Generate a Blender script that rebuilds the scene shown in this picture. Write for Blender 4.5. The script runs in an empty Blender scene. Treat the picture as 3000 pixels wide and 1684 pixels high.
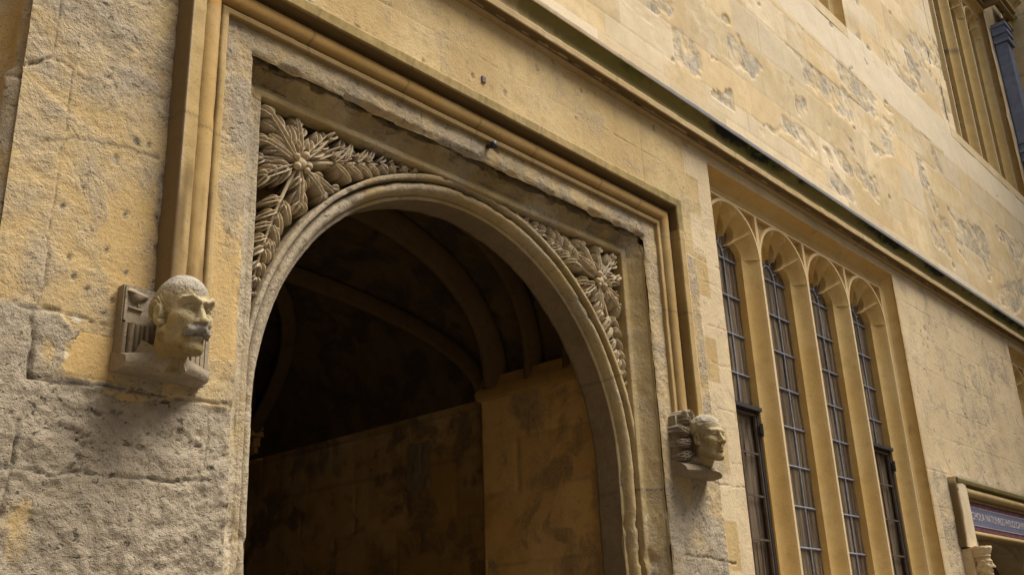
import bpy, math, random
import numpy as np
from mathutils import Matrix, Vector
rad = math.radians
rng = np.random.default_rng(7)
S = bpy.context.scene

# ------------------------------------------------------------------ camera, sky, sun, exposure
cam_d = bpy.data.cameras.new('camera'); cam = bpy.data.objects.new('camera', cam_d)
S.collection.objects.link(cam); S.camera = cam
YAW, PITCH, ROLL = rad(49.0535), rad(20.259), rad(-2.42263)
fwd = Vector((math.sin(YAW)*math.cos(PITCH), math.cos(YAW)*math.cos(PITCH), math.sin(PITCH)))
rgt0 = Vector((math.cos(YAW), -math.sin(YAW), 0)); up0 = rgt0.cross(fwd)
rgt = math.cos(ROLL)*rgt0 + math.sin(ROLL)*up0
upv = -math.sin(ROLL)*rgt0 + math.cos(ROLL)*up0
cam.matrix_world = Matrix(((rgt.x, upv.x, -fwd.x, 0), (rgt.y, upv.y, -fwd.y, -4.0), (rgt.z, upv.z, -fwd.z, 1.6), (0, 0, 0, 1)))
cam_d.sensor_width = 36; cam_d.lens = 35.803; cam_d.clip_start = 0.05; cam_d.clip_end = 2000

SUN_EL, SUN_AZ = rad(61), rad(138)          # azimuth from +Y (into the wall) towards +X
W = bpy.data.worlds.new('World'); S.world = W; W.use_nodes = True
nt = W.node_tree; sky = nt.nodes.new('ShaderNodeTexSky'); sky.sky_type = 'NISHITA'; sky.sun_disc = False
sky.sun_elevation = SUN_EL; sky.sun_rotation = SUN_AZ; sky.dust_density = 4.0; sky.air_density = 1.0; sky.ozone_density = 1.0
bg = nt.nodes['Background']; nt.links.new(sky.outputs[0], bg.inputs[0]); bg.inputs[1].default_value = 0.075
sl = bpy.data.lights.new('sun', 'SUN'); so = bpy.data.objects.new('sun', sl); S.collection.objects.link(so)
sl.energy = 2.65; sl.angle = rad(40); sl.color = (1.0, 0.965, 0.91)
sd = Vector((math.sin(SUN_AZ)*math.cos(SUN_EL), math.cos(SUN_AZ)*math.cos(SUN_EL), math.sin(SUN_EL)))
so.rotation_euler = sd.to_track_quat('Z', 'Y').to_euler(); so.location = (6, -10, 20)
S.view_settings.view_transform = 'Standard'; S.view_settings.look = 'None'; S.view_settings.gamma = 1
S.view_settings.exposure = 1.24
S.cycles.max_bounces = 8; S.cycles.diffuse_bounces = 5

# ------------------------------------------------------------------ numpy noise
def _h(i, j, k, s):
    n = (i.astype(np.int64)*73856093) ^ (j.astype(np.int64)*19349663) ^ (k.astype(np.int64)*83492791) ^ (s*2654435761 & 0xffffffff)
    n = (n ^ (n >> 13)) & 0xffffffff
    n = (n*1274126177 + 974711) & 0xffffffff
    n = (n ^ (n >> 16)); n = (n*2246822519) & 0xffffffff
    return ((n ^ (n >> 15)) & 0xffffff)/float(0xffffff)
def vn(P, s=0):
    P = np.asarray(P, float); f = np.floor(P); d = P-f; d = d*d*d*(d*(d*6-15)+10)
    i, j, k = (f[..., a].astype(np.int64) for a in range(3)); x, y, z = d[..., 0], d[..., 1], d[..., 2]
    def L(a, b, t): return a+(b-a)*t
    r = L(L(L(_h(i, j, k, s), _h(i+1, j, k, s), x), L(_h(i, j+1, k, s), _h(i+1, j+1, k, s), x), y),
          L(L(_h(i, j, k+1, s), _h(i+1, j, k+1, s), x), L(_h(i, j+1, k+1, s), _h(i+1, j+1, k+1, s), x), y), z)
    return r*2-1
def fbm(P, sc, o=4, s=0, g=.5):
    r = 0; a = 1; t = 0; P = np.asarray(P, float)*sc
    for q in range(o):
        r = r+a*vn(P, s+q*17); t += a; a *= g; P = P*2.03+11.7
    return r/t
def ss(a, b, x):
    t = np.clip((x-a)/(b-a), 0, 1); return t*t*(3-2*t)

# ------------------------------------------------------------------ object helpers
COL = S.collection
def tag(o, label=None, cat=None, group=None, kind=None):
    if label: o['label'] = label
    if cat: o['category'] = cat
    if group: o['group'] = group
    if kind: o['kind'] = kind
    return o
def empty(name, loc, label=None, cat=None, group=None, rz=0):
    o = bpy.data.objects.new(name, None); COL.objects.link(o); o.location = loc; o.rotation_euler = (0, 0, rz)
    o.empty_display_size = .1
    return tag(o, label, cat, group)
def mk(name, V, F, m, parent=None, smooth=True, attrs=None, world=True):
    """one mesh object; V in world coordinates; F an (n,4) array or a list of lists"""
    V = np.asarray(V, float).reshape(-1, 3)
    if parent is not None and world:
        off = np.zeros(3); p = parent
        while p is not None: off += np.array(p.location); p = p.parent
        V = V-off
    me = bpy.data.meshes.new(name)
    if isinstance(F, np.ndarray):
        n, c = F.shape
        me.vertices.add(len(V)); me.vertices.foreach_set('co', V.ravel())
        me.loops.add(n*c); me.loops.foreach_set('vertex_index', F.ravel().astype(np.int32))
        me.polygons.add(n); me.polygons.foreach_set('loop_start', np.arange(0, n*c, c, dtype=np.int32))
        me.update(calc_edges=True)
    else:
        me.from_pydata([tuple(v) for v in V], [], [list(map(int, f)) for f in F]); me.update()
    if attrs:
        for k, a in attrs.items():
            at = me.attributes.new(k, 'FLOAT', 'POINT'); at.data.foreach_set('value', np.asarray(a, np.float32).ravel())
    if smooth is not False:
        me.polygons.foreach_set('use_smooth', np.ones(len(me.polygons), bool))
        if smooth is not True: me.set_sharp_from_angle(angle=rad(smooth))
    me.materials.append(m)
    o = bpy.data.objects.new(name, me); COL.objects.link(o)
    if parent is not None: o.parent = parent
    return o
def gridF(n, m, keep=None, flip=False):
    i, j = np.meshgrid(np.arange(n-1), np.arange(m-1), indexing='ij')
    a = i*m+j; F = np.stack([a, a+m, a+m+1, a+1], -1)
    if flip: F = F[..., ::-1]
    if keep is not None: F = F[keep]
    return F.reshape(-1, 4)
class MB:
    def __init__(s): s.V = []; s.F = []; s.n = 0
    def add(s, V, F):
        V = np.asarray(V, float).reshape(-1, 3); s.V.append(V)
        s.F += [[int(q)+s.n for q in f] for f in F]; s.n += len(V); return s
    def grid(s, V, flip=False):
        n, m = V.shape[:2]; return s.add(V, gridF(n, m, flip=flip))
    def box(s, a, b):
        x0, y0, z0 = a; x1, y1, z1 = b
        V = [(x0, y0, z0), (x1, y0, z0), (x1, y1, z0), (x0, y1, z0), (x0, y0, z1), (x1, y0, z1), (x1, y1, z1), (x0, y1, z1)]
        return s.add(V, [(0, 3, 2, 1), (4, 5, 6, 7), (0, 1, 5, 4), (1, 2, 6, 5), (2, 3, 7, 6), (3, 0, 4, 7)])
    def tube(s, pts, r, n=8, flat=1.0, cap=True):
        pts = np.asarray(pts, float); k = len(pts); rr = np.broadcast_to(r, (k,))
        T = np.gradient(pts, axis=0); T /= np.linalg.norm(T, axis=1)[:, None]+1e-9
        ref = np.array([0, 1., 0]) if abs(T[0][1]) < .9 else np.array([1., 0, 0])
        V = []
        for q in range(k):
            a = np.cross(T[q], ref); a /= np.linalg.norm(a)+1e-9; b = np.cross(a, T[q])
            th = np.linspace(0, 2*np.pi, n, endpoint=False)
            V.append(pts[q]+rr[q]*(np.cos(th)[:, None]*a+flat*np.sin(th)[:, None]*b))
        V = np.array(V).reshape(-1, 3); F = []
        for q in range(k-1):
            for e in range(n): F.append((q*n+e, q*n+(e+1) % n, (q+1)*n+(e+1) % n, (q+1)*n+e))
        if cap: F.append(tuple(range(n))[::-1]); F.append(tuple(range((k-1)*n, k*n)))
        return s.add(V, F)
    def build(s, name, m, parent=None, smooth=True, attrs=None):
        return mk(name, np.concatenate(s.V), s.F, m, parent, smooth, attrs)
def normals(G):
    a = np.gradient(G, axis=0); b = np.gradient(G, axis=1); n = np.cross(a, b)
    return n/(np.linalg.norm(n, axis=-1, keepdims=True)+1e-12)
def dens(prof, step):
    """resample a polyline profile, keeping its corners"""
    out = [prof[0]]
    for a, b in zip(prof[:-1], prof[1:]):
        k = max(1, int(math.ceil(math.dist(a, b)/step)))
        out += [tuple(a[q]+(b[q]-a[q])*t/k for q in range(len(a))) for t in range(1, k+1)]
    return np.array(out)
def arcp(cx, cy, r, a0, a1, n=8, ry=None):
    ry = ry or r
    return [(cx+r*math.cos(rad(a0+(a1-a0)*t/n)), cy+ry*math.sin(rad(a0+(a1-a0)*t/n))) for t in range(n+1)]

# ------------------------------------------------------------------ materials
def newmat(name):
    m = bpy.data.materials.new(name); m.use_nodes = True
    return m, m.node_tree, m.node_tree.nodes['Principled BSDF']
class N:
    """tiny node-graph writer"""
    def __init__(s, t): s.t = t; s.pos = s.nd('ShaderNodeNewGeometry').outputs['Position']
    def nd(s, k, **kw):
        n = s.t.nodes.new(k)
        for a, v in kw.items(): setattr(n, a, v)
        return n
    def put(s, sock, v):
        if isinstance(v, bpy.types.NodeSocket): s.t.links.new(v, sock)
        elif isinstance(v, tuple) and len(v) == 3 and sock.type == 'RGBA': sock.default_value = (*v, 1)
        else: sock.default_value = v
    def noise(s, scale, detail=4, rough=.55, vec=None, dist=0.0):
        n = s.nd('ShaderNodeTexNoise'); s.put(n.inputs['Vector'], vec or s.pos)
        n.inputs['Scale'].default_value = scale; n.inputs['Detail'].default_value = detail
        n.inputs['Roughness'].default_value = rough; n.inputs['Distortion'].default_value = dist
        return n.outputs['Fac']
    def vor(s, scale, vec=None, feat='F1'):
        n = s.nd('ShaderNodeTexVoronoi', feature=feat); s.put(n.inputs['Vector'], vec or s.pos); n.inputs['Scale'].default_value = scale
        return n.outputs['Distance']
    def scaled(s, v):
        n = s.nd('ShaderNodeVectorMath', operation='MULTIPLY'); s.put(n.inputs[0], s.pos); n.inputs[1].default_value = v
        return n.outputs[0]
    def m(s, op, a, b=0.0, clamp=False):
        n = s.nd('ShaderNodeMath', operation=op, use_clamp=clamp); s.put(n.inputs[0], a); s.put(n.inputs[1], b); return n.outputs[0]
    def rng(s, v, a, b, c=0.0, d=1.0):
        n = s.nd('ShaderNodeMapRange', interpolation_type='SMOOTHSTEP'); s.put(n.inputs[0], v)
        for q, x in zip((1, 2, 3, 4), (a, b, c, d)): n.inputs[q].default_value = x
        return n.outputs[0]
    def mix(s, f, a, b, mode='MIX'):
        n = s.nd('ShaderNodeMix', data_type='RGBA', blend_type=mode); s.put(n.inputs[0], f)
        s.put(n.inputs[6], a); s.put(n.inputs[7], b); return n.outputs[2]
    def attr(s, name):
        n = s.nd('ShaderNodeAttribute', attribute_name=name); return n.outputs['Fac']
def stone(name, A, B, crust=(.27, .225, .165), ochre=(.50, .32, .125), pale=(.62, .52, .36), dirt=.35, grain=1.0, bump=1.0, crust_bias=0.0, moss=False, rough=.92, soft=0.0, grit=.3):
    m, t, p = newmat(name); g = N(t)
    big = g.noise(1.1, 5, .6); mid = g.noise(6.5, 6, .62, dist=.3); fine = g.noise(55, 4, .65); gr = g.noise(190, 2, .6)
    col = g.mix(g.rng(big, .35, .66), A, B)
    col = g.mix(g.m('MULTIPLY', g.rng(mid, .42, .70), .55), col, tuple(.78*a for a in A))
    oc = g.m('MULTIPLY', g.attr('ochre'), g.rng(g.noise(9, 5, .6), .25, .55, .55, 1.0))
    col = g.mix(oc, col, ochre)
    col = g.mix(g.attr('pale'), col, pale)
    # grey weathering skin
    cm = g.noise(3.2, 7, .62, dist=.6)
    crf = g.rng(g.m('ADD', g.m('ADD', cm, crust_bias), g.m('MULTIPLY', g.attr('crust'), .62)), .62-soft, .80+soft*.6)
    cgrey = g.mix(g.rng(g.noise(14, 5, .6), .35, .68), crust, tuple(c*1.28 for c in crust))
    col = g.mix(crf, col, cgrey)
    # block to block tone
    tone = g.attr('tone')
    col = g.mix(1.0, col, g.nd('ShaderNodeCombineColor').outputs[0], 'MULTIPLY') if False else col
    tm = g.m('ADD', 1.0, g.m('MULTIPLY', tone, .22))
    v = g.nd('ShaderNodeVectorMath', operation='SCALE'); g.put(v.inputs[0], col); g.put(v.inputs['Scale'], tm); col = v.outputs[0]
    # grain: dark pits and pale grains
    pv = g.noise(30, 3, .55, vec=g.scaled((.8, 1, 1.5)), dist=.8)
    gm = g.m('MULTIPLY', g.rng(pv, .60, .68), g.m('ADD', .10*grain, g.m('MULTIPLY', crf, 1.6*grit))); col = g.mix(gm, col, tuple(.20*a for a in crust))
    gm = g.m('MULTIPLY', g.rng(fine, .57, .70), .55*grain); col = g.mix(gm, col, tuple(.33*a for a in crust))
    gm2 = g.m('MULTIPLY', g.rng(gr, .62, .74), .45*grain); col = g.mix(gm2, col, tuple(min(.8, a*1.5) for a in B))
    gm3 = g.m('MULTIPLY', g.rng(gr, .26, .40, 1, 0), .45*grain); col = g.mix(gm3, col, tuple(.45*a for a in A))
    # joints, dirt that washes down in streaks
    st = g.noise(2.6, 6, .7, vec=g.scaled((1.0, 1.0, .22)))
    col = g.mix(g.m('MULTIPLY', g.rng(st, .52, .75), dirt), col, tuple(.5*c for c in crust))
    col = g.mix(g.m('MULTIPLY', g.attr('joint'), .75), col, (.085, .068, .045))
    col = g.mix(g.attr('brown'), col, (.12, .072, .024))  # brown tint: stains, grime and shade painted into hollows
    if moss:
        mo = g.attr('moss'); mn = g.noise(7, 6, .7, vec=g.scaled((2.2, 1, .8)))
        col = g.mix(g.rng(g.m('ADD', mo, g.m('MULTIPLY', g.m('SUBTRACT', mn, .5), .6)), .05, .40), col, (.18, .138, .04))
        col = g.mix(g.rng(g.m('ADD', mo, g.m('MULTIPLY', g.m('SUBTRACT', g.noise(5, 6, .7), .5), .9)), .74, 1.12), col, (.012, .012, .008))
        col = g.mix(g.m('MULTIPLY', g.rng(g.noise(3.1, 6, .7), .5, .66), g.m('MULTIPLY', mo, .65)), col, (.12, .125, .012))
        col = g.mix(g.attr('lead'), col, (.16, .165, .17))
    if moss: col = g.mix(g.m('MULTIPLY', g.attr('green'), g.rng(g.noise(6, 5, .7), .35, .6)), col, (.17, .20, .022))
    t.links.new(col, p.inputs['Base Color'])
    p.inputs['Roughness'].default_value = rough; p.inputs['Specular IOR Level'].default_value = .25
    b1 = g.nd('ShaderNodeBump'); b1.inputs['Strength'].default_value = .55*bump; b1.inputs['Distance'].default_value = .012
    hgt = g.m('ADD', g.m('MULTIPLY', fine, .55), g.m('ADD', g.m('MULTIPLY', gr, .22), g.m('MULTIPLY', g.noise(22, 5, .7), .8)))
    hgt = g.m('SUBTRACT', hgt, g.m('MULTIPLY', g.rng(g.vor(34), .0, .20, 1, 0), .35))
    amp = g.m('ADD', .5, g.m('MULTIPLY', crf, .9))
    t.links.new(g.m('MULTIPLY', hgt, amp), b1.inputs['Height']); t.links.new(b1.outputs[0], p.inputs['Normal'])
    return m
M = {}
M['wall'] = stone('weathered_wall_stone', (.44, .305, .125), (.52, .385, .185), crust=(.30, .247, .172), ochre=(.49, .325, .125), dirt=.3, bump=1.9, soft=.16, grit=.5, pale=(.74, .62, .44))
M['upper'] = stone('pale_ashlar', (.55, .405, .20), (.64, .50, .295), crust=(.37, .31, .215), ochre=(.55, .385, .18), dirt=.12, grain=.6, bump=.75, crust_bias=-.12)
M['frame'] = stone('eroded_moulding_stone', (.35, .25, .10), (.43, .32, .155), crust=(.345, .28, .185), dirt=.45, crust_bias=.0, bump=1.9, soft=.12, grit=.4)
M['carve'] = stone('carved_relief_stone', (.46, .36, .215), (.53, .425, .265), crust=(.43, .35, .25), dirt=.3, bump=1.4, grit=.3)
M['hood'] = stone('hood_mould_stone', (.38, .26, .095), (.43, .305, .135), crust=(.30, .245, .15), ochre=(.45, .25, .06), dirt=.30, crust_bias=-.13, grain=.7, bump=.6, moss=True)
M['string'] = stone('string_course_stone', (.48, .335, .15), (.52, .38, .20), crust=(.25, .20, .13), dirt=.3, crust_bias=-.1, grain=.6, bump=.6, moss=True)
M['win'] = stone('honey_window_stone', (.54, .35, .115), (.58, .405, .16), crust=(.36, .28, .17), dirt=.34, grain=.6, bump=.7, crust_bias=-.12)
M['head'] = stone('lichened_head_stone', (.38, .305, .165), (.44, .365, .22), crust=(.34, .305, .245), ochre=(.33, .23, .07), dirt=.6, grain=1.2, bump=2.4, crust_bias=-.03, soft=.1)
M['slab'] = stone('sooty_corbel_stone', (.235, .18, .11), (.34, .275, .19), crust=(.17, .14, .105), dirt=.7, grain=1.0, bump=1.6, soft=.1)
M['inner'] = stone('passage_stone', (.44, .25, .06), (.49, .285, .08), crust=(.28, .18, .075), dirt=.6, grain=.8, bump=1.4)
M['deep'] = stone('dim_passage_stone', (.28, .16, .04), (.33, .19, .05), crust=(.17, .105, .04), dirt=.4, grain=.8, bump=1.4)  # darker copy of the passage stone, shade put into its colour
M['reveal'] = stone('dark_reveal_stone', (.19, .135, .07), (.23, .165, .09), crust=(.15, .115, .07), dirt=.5, bump=1.5)  # darker than the stone of the arch face
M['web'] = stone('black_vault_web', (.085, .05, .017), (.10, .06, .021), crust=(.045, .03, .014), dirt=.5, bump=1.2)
M['vault'] = stone('dark_vault_stone', (.095, .055, .018), (.11, .066, .022), crust=(.05, .034, .016), dirt=.7, bump=1.2)  # both vault stones darkened, the passage's shade put into their colour
def flat(name, c, r=.6, metal=0.0, nz=.25, scale=20):
    m, t, p = newmat(name); g = N(t)
    n = g.rng(g.noise(scale, 5, .65), .3, .7)
    t.links.new(g.mix(n, tuple(x*(1-nz) for x in c), tuple(x*(1+nz) for x in c)), p.inputs['Base Color'])
    p.inputs['Roughness'].default_value = r; p.inputs['Metallic'].default_value = metal
    return m
M['lead'] = flat('lead_came', (.19, .20, .235), .5)
M['pipe'] = flat('painted_lead_pipe', (.15, .175, .24), .45, nz=.18, scale=9)
M['iron'] = flat('dark_iron', (.018, .015, .013), .6)
M['bronze'] = flat('casement_metal', (.085, .06, .045), .45)
M['plum'] = flat('plum_paint', (.135, .05, .065), .7, nz=.5, scale=14)
M['blue'] = flat('faded_blue_paint', (.14, .142, .215), .65, nz=.12, scale=8)
M['gilt'] = flat('dull_gilt', (.52, .48, .44), .6)
M['wood'] = flat('red_brown_oak', (.085, .028, .014), .6)
M['dark'] = flat('unlit_interior', (.03, .022, .015), .9)
M['paving'] = flat('pale_flagstones', (.115, .10, .08), .85, nz=.2, scale=3)
M['shade'] = flat('dark_court_wall', (.22, .19, .15), .9, nz=.3, scale=2)  # kept dark so the unseen ranges bounce little light
def curtain_mat():
    m, t, p = newmat('brown_curtain'); g = N(t)
    n = g.noise(9, 5, .7, vec=g.scaled((2.4, 1, .05)))
    c = g.mix(g.rng(n, .32, .70), (.22, .155, .10), (.80, .66, .48))
    c = g.mix(g.m('MULTIPLY', g.rng(g.noise(2.2, 4, .6, vec=g.scaled((1, 1, .25))), .5, .7), .7), c, (.10, .07, .05))
    t.links.new(c, p.inputs['Base Color']); p.inputs['Roughness'].default_value = .95; return m
M['curtain'] = curtain_mat()
def glass_mat():
    m, t, p = newmat('old_window_glass'); g = N(t); t.nodes.remove(p)
    tr = g.nd('ShaderNodeBsdfTransparent'); tr.inputs[0].default_value = (.86, .84, .78, 1)
    gl = g.nd('ShaderNodeBsdfGlossy'); gl.inputs['Roughness'].default_value = .04
    b = g.nd('ShaderNodeBump'); b.inputs['Strength'].default_value = .6; b.inputs['Distance'].default_value = .03
    g.put(b.inputs['Height'], g.noise(5, 3, .5)); t.links.new(b.outputs[0], gl.inputs['Normal'])
    fr = g.nd('ShaderNodeFresnel'); fr.inputs['IOR'].default_value = 1.75
    mx = g.nd('ShaderNodeMixShader'); t.links.new(fr.outputs[0], mx.inputs[0])
    t.links.new(tr.outputs[0], mx.inputs[1]); t.links.new(gl.outputs[0], mx.inputs[2])
    df = g.nd('ShaderNodeBsdfDiffuse'); dn = g.noise(3.0, 5, .65, vec=g.scaled((9, 1, .35)))  # streaked diffuse layer: brown vertical reflections painted into the pane
    t.links.new(g.mix(g.rng(g.noise(5, 4, .6, vec=g.scaled((5, 1, .2))), .35, .65), (.14, .10, .065), (.34, .27, .19)), df.inputs[0])
    m2 = g.nd('ShaderNodeMixShader'); t.links.new(g.rng(dn, .32, .68, .12, .62), m2.inputs[0]); t.links.new(mx.outputs[0], m2.inputs[1]); t.links.new(df.outputs[0], m2.inputs[2])
    t.links.new(m2.outputs[0], t.nodes['Material Output'].inputs['Surface']); return m
M['glass'] = glass_mat()

# ------------------------------------------------------------------ ground
gx = np.linspace(-400, 400, 3); gg = np.stack(np.meshgrid(gx, gx, indexing='ij'), -1)
tag(mk('ground', np.concatenate([gg, np.zeros(gg.shape[:2]+(1,))], -1), gridF(3, 3), M['paving'], smooth=False), kind='structure')

# ------------------------------------------------------------------ the facade building
XC = 4.40
facade = empty('stone_facade', (4.4, 0, 0), 'honey coloured ashlar college facade with a mossy string course under a paler upper storey', 'building')
def seg_dist(X, Z, pts):
    d = np.full(X.shape, 9.0)
    for (a, b), (c, e) in zip(pts[:-1], pts[1:]):
        vx, vz = c-a, e-b; L = vx*vx+vz*vz+1e-9
        t = np.clip(((X-a)*vx+(Z-b)*vz)/L, 0, 1)
        d = np.minimum(d, np.hypot(X-a-t*vx, Z-b-t*vz))
    return d
def inpoly(X, Z, pts):
    r = np.zeros(X.shape, bool); n = len(pts)
    for i in range(n):
        (x0, z0), (x1, z1) = pts[i], pts[(i+1) % n]
        if z0 == z1: continue
        c = ((z0 > Z) != (z1 > Z)) & (X < (x1-x0)*(Z-z0)/(z1-z0)+x0); r ^= c
    return r
def polymask(X, Z, pts, soft=.02, wob=.03, seed=0):
    """soft mask of a polygon with a ragged rim"""
    P = np.stack([X, X*0, Z], -1)
    Xw = X+wob*fbm(P, 6, 3, seed)+wob*.4*fbm(P, 24, 2, seed+5); Zw = Z+wob*fbm(P, 6, 3, seed+9)+wob*.4*fbm(P, 24, 2, seed+13)
    i = inpoly(Xw, Zw, pts); d = seg_dist(Xw, Zw, list(pts)+[pts[0]])
    return ss(-soft, soft, np.where(i, d, -d))
def ashlar(X, Z, z0, ch, lmin, lmax, seed, courses=None):
    """random coursed blocks: (distance to nearest joint, tone, id hash)"""
    r = np.random.default_rng(seed); d = np.full(X.shape, 9.); tone = np.zeros(X.shape); idh = np.zeros(X.shape)
    z = z0; zmax = Z.max(); x0, x1 = X.min(), X.max(); k = 0
    while z < zmax:
        h = ch*r.uniform(.82, 1.2)
        if courses: h = next((c for c in courses if c > z+.01), z+1)-z
        row = (Z >= z) & (Z < z+h)
        if row.any():
            x = x0-r.uniform(0, lmax)
            while x < x1:
                L = r.uniform(lmin, lmax); q = row & (X >= x) & (X < x+L); k += 1
                if q.any():
                    dd = np.minimum(np.minimum(X[q]-x, x+L-X[q]), np.minimum(Z[q]-z, z+h-Z[q]))
                    d[q] = np.minimum(d[q], dd); tone[q] = r.uniform(-1, 1); idh[q] = r.uniform(0, 1)
                x += L
        z += h
    return d, tone, idh
def lin(*segs):
    out = []
    for a, b, st in segs: out.append(np.linspace(a, b, max(2, int(round((b-a)/st))+1))[:-1])
    out.append([segs[-1][1]]); return np.concatenate(out)

FRX0, FRX1, FRZ = XC-1.79, XC+1.79, 2.88+1.79         # gateway recess
W1 = (7.33, 11.42, 1.9, 5.715)
DOOR = (12.62, 15.58, -1, 2.86)
W3 = (15.68, 19.77, 3.62, 5.715)
xs = lin((1.480, FRX0, .0075), (FRX0, FRX1, .0115), (FRX1, W1[0], .0115), (W1[0], W1[1], .05), (W1[1], DOOR[0], .016), (DOOR[0], DOOR[1], .03), (DOOR[1], W3[0], .03), (W3[0], W3[1], .05), (W3[1], 20.6, .05))
zs = lin((0, 1.85, .25), (1.85, 1.9, .05), (1.9, 2.86, .009), (2.86, 3.62, .009), (3.62, FRZ, .0095), (FRZ, W1[3], .0105), (W1[3], 5.95, .0115))
X, Z = np.meshgrid(xs, zs, indexing='ij'); P = np.stack([X, X*0, Z], -1)
Y = np.zeros(X.shape)
wx = X+.010*fbm(P, 7, 3, 3)+.006*fbm(P, 30, 2, 4); wz = Z+.014*fbm(P, 6, 3, 5)+.006*fbm(P, 30, 2, 6)
JL = [  # hand-laid joints of the left wall: points, half-width, depth
 ([(1.38, 4.045), (1.463, 4.085), (1.598, 4.182), (1.69, 4.167)], .010, .020),
 ([(1.586, 3.772), (1.70, 3.83), (1.798, 3.853), (1.984, 3.882), (2.134, 3.876)], .013, .007),
 ([(1.605, 4.5), (1.60, 4.19)], .006, .010),
 ([(1.69, 4.17), (1.692, 3.911), (1.677, 3.654), (1.675, 3.384), (1.689, 3.13), (1.66, 3.03)], .0055, .010),
 ([(1.38, 3.06), (1.517, 3.036), (1.636, 3.03), (1.757, 3.041)], .011, .026),
 ([(1.757, 3.03), (1.85, 3.036), (1.92, 3.018), (1.986, 3.017), (2.08, 2.99)], .006, .012),
 ([(1.649, 3.02), (1.66, 2.87), (1.671, 2.75)], .010, .020),
 ([(1.67, 2.75), (1.776, 2.744), (1.942, 2.756), (2.111, 2.758), (2.35, 2.765), (2.605, 2.774)], .007, .015),
 ([(1.38, 2.37), (1.656, 2.381), (1.80, 2.375), (1.914, 2.397), (2.06, 2.39), (2.246, 2.394), (2.504, 2.42)], .009, .018),
 ([(1.654, 2.571), (1.653, 2.40)], .010, .030),
 ([(1.66, 2.40), (1.62, 2.1), (1.62, 1.9)], .007, .012),
 ([(2.492, 2.729), (2.49, 2.476)], .006, .008),
 ([(2.43, 2.89), (2.60, 2.893)], .004, .006), ([(2.435, 4.162), (2.60, 4.166)], .003, .004), ([(2.435, 3.529), (2.60, 3.555)], .003, .004),
 # right of the gateway
 ([(6.30, 2.86), (6.66, 2.87), (6.75, 2.84), (6.9, 2.83), (7.33, 2.84)], .006, .010),
 ([(6.35, 2.28), (6.62, 2.27), (6.8, 2.26), (7.05, 2.25)], .010, .018),
 ([(6.55, 2.84), (6.60, 2.62), (6.68, 2.5)], .006, .012), ([(6.85, 2.26), (6.88, 1.9)], .006, .010),
]
joint = np.zeros(X.shape)
left = X < 2.62
for pts, w, dp in JL:
    x0 = min(p[0] for p in pts)-.08; x1 = max(p[0] for p in pts)+.08; z0 = min(p[1] for p in pts)-.08; z1 = max(p[1] for p in pts)+.08
    b = (X > x0) & (X < x1) & (Z > z0) & (Z < z1)
    d = seg_dist(wx[b], wz[b], pts); ww = w*(1+.7*fbm(P[b], 11, 2, 77))
    g = 1-ss(ww*.3, ww*1.1, d); Y[b] += .62*dp*g*(.7+.6*vn(P[b]*9, 5)); joint[b] = np.maximum(joint[b], (1-ss(ww*.2, ww*.8, d))*.8)
# coursed joints elsewhere
up = (X > 2.62) & (Z > FRZ); mid = (X > FRX1) & (Z <= FRZ)
d2, tone, idh = ashlar(wx*.6+X*.4, wz*.6+Z*.4, 4.70, .37, .45, .95, 12)
d5, tone5, id5 = ashlar(wx*.6+X*.4, wz*.6+Z*.4, 1.93, .39, .5, 1.0, 44)
d2 = np.where(X > 11.4, d5, d2); tone = np.where(X > 11.4, tone5*.5, tone); idh = np.where(X > 11.4, id5, idh)
g = np.where(up | (X > 11.4), (1-ss(.0015, .006, d2))*(.35+.65*ss(-.2, .3, fbm(P, 3, 3, 8))), 0); Y += .005*g; joint = np.maximum(joint, .38*g)
d3, tone3, _ = ashlar(wx, wz, 3.02, .36, .30, .45, 31)
g = np.where(mid & (X < 7.33) & (X > 7.02-.09*np.sin(Z*9).round()), (1-ss(.0015, .006, d3)), 0); Y += .004*g; joint = np.maximum(joint, .30*g)
tone = np.where(left, .35*fbm(P, 1.3, 3, 2), np.where(up | (X > 11.4), tone*.32, tone3*.3))
ochre = np.zeros(X.shape); crust = np.zeros(X.shape); pale = np.zeros(X.shape); brown = np.zeros(X.shape)
def blob(F, x, z, rx, rz, a, seed=0):
    q = np.hypot((X-x)/rx, (Z-z)/rz)+.95*fbm(P, min(15, max(4.5, .75/min(rx, rz))), 5, seed+40, .6); np.maximum(F, a*(1-ss(.6, 1.15, q)), out=F)
# left wall: grey skin low down, ochre blocks above
low = ss(.03, -.03, Z-2.765-.03*fbm(P, 4, 3, 21)); crust += np.where(X < 2.72, .68*low, 0)
crust = np.maximum(crust, .62*polymask(X, Z, [(1.4, 3.03), (1.76, 3.03), (1.82, 2.98), (1.86, 3.0), (1.845, 2.96), (1.80, 2.92), (1.79, 2.86), (1.77, 2.78), (1.4, 2.74)], .01, .02, 3)*(left))
crust = np.maximum(crust, .38*ss(3.75, 4.15, Z+.15*fbm(P, 2, 3, 111))*left); crust = np.maximum(crust, .20*left); crust = np.maximum(crust, .26*(X < 1.67)*(Z < 4.2)*(Z > 3.0))
crust = np.maximum(crust, np.where(left, .5*ss(2.125, 2.155, X+.03*fbm(P, 4, 3, 51))*(X < 2.25), 0))
for a in ((2.05, 3.30, .17, .32, .85, 1), (1.92, 3.55, .22, .2, .55, 2), (2.08, 3.72, .12, .14, .4, 3), (1.74, 3.42, .06, .3, .35, 4), (1.56, 3.3, .05, .25, .5, 5), (2.52, 3.3, .12, .5, .75, 6), (2.52, 2.98, .10, .12, .5, 10), (1.73, 2.88, .035, .12, .6, 7), (1.55, 2.2, .06, .10, .6, 8), (1.72, 2.12, .05, .16, .6, 9), (2.10, 2.73, .14, .03, .75, 11)):
    blob(ochre, *a[:4], a[4]*.75, a[5])
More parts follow.
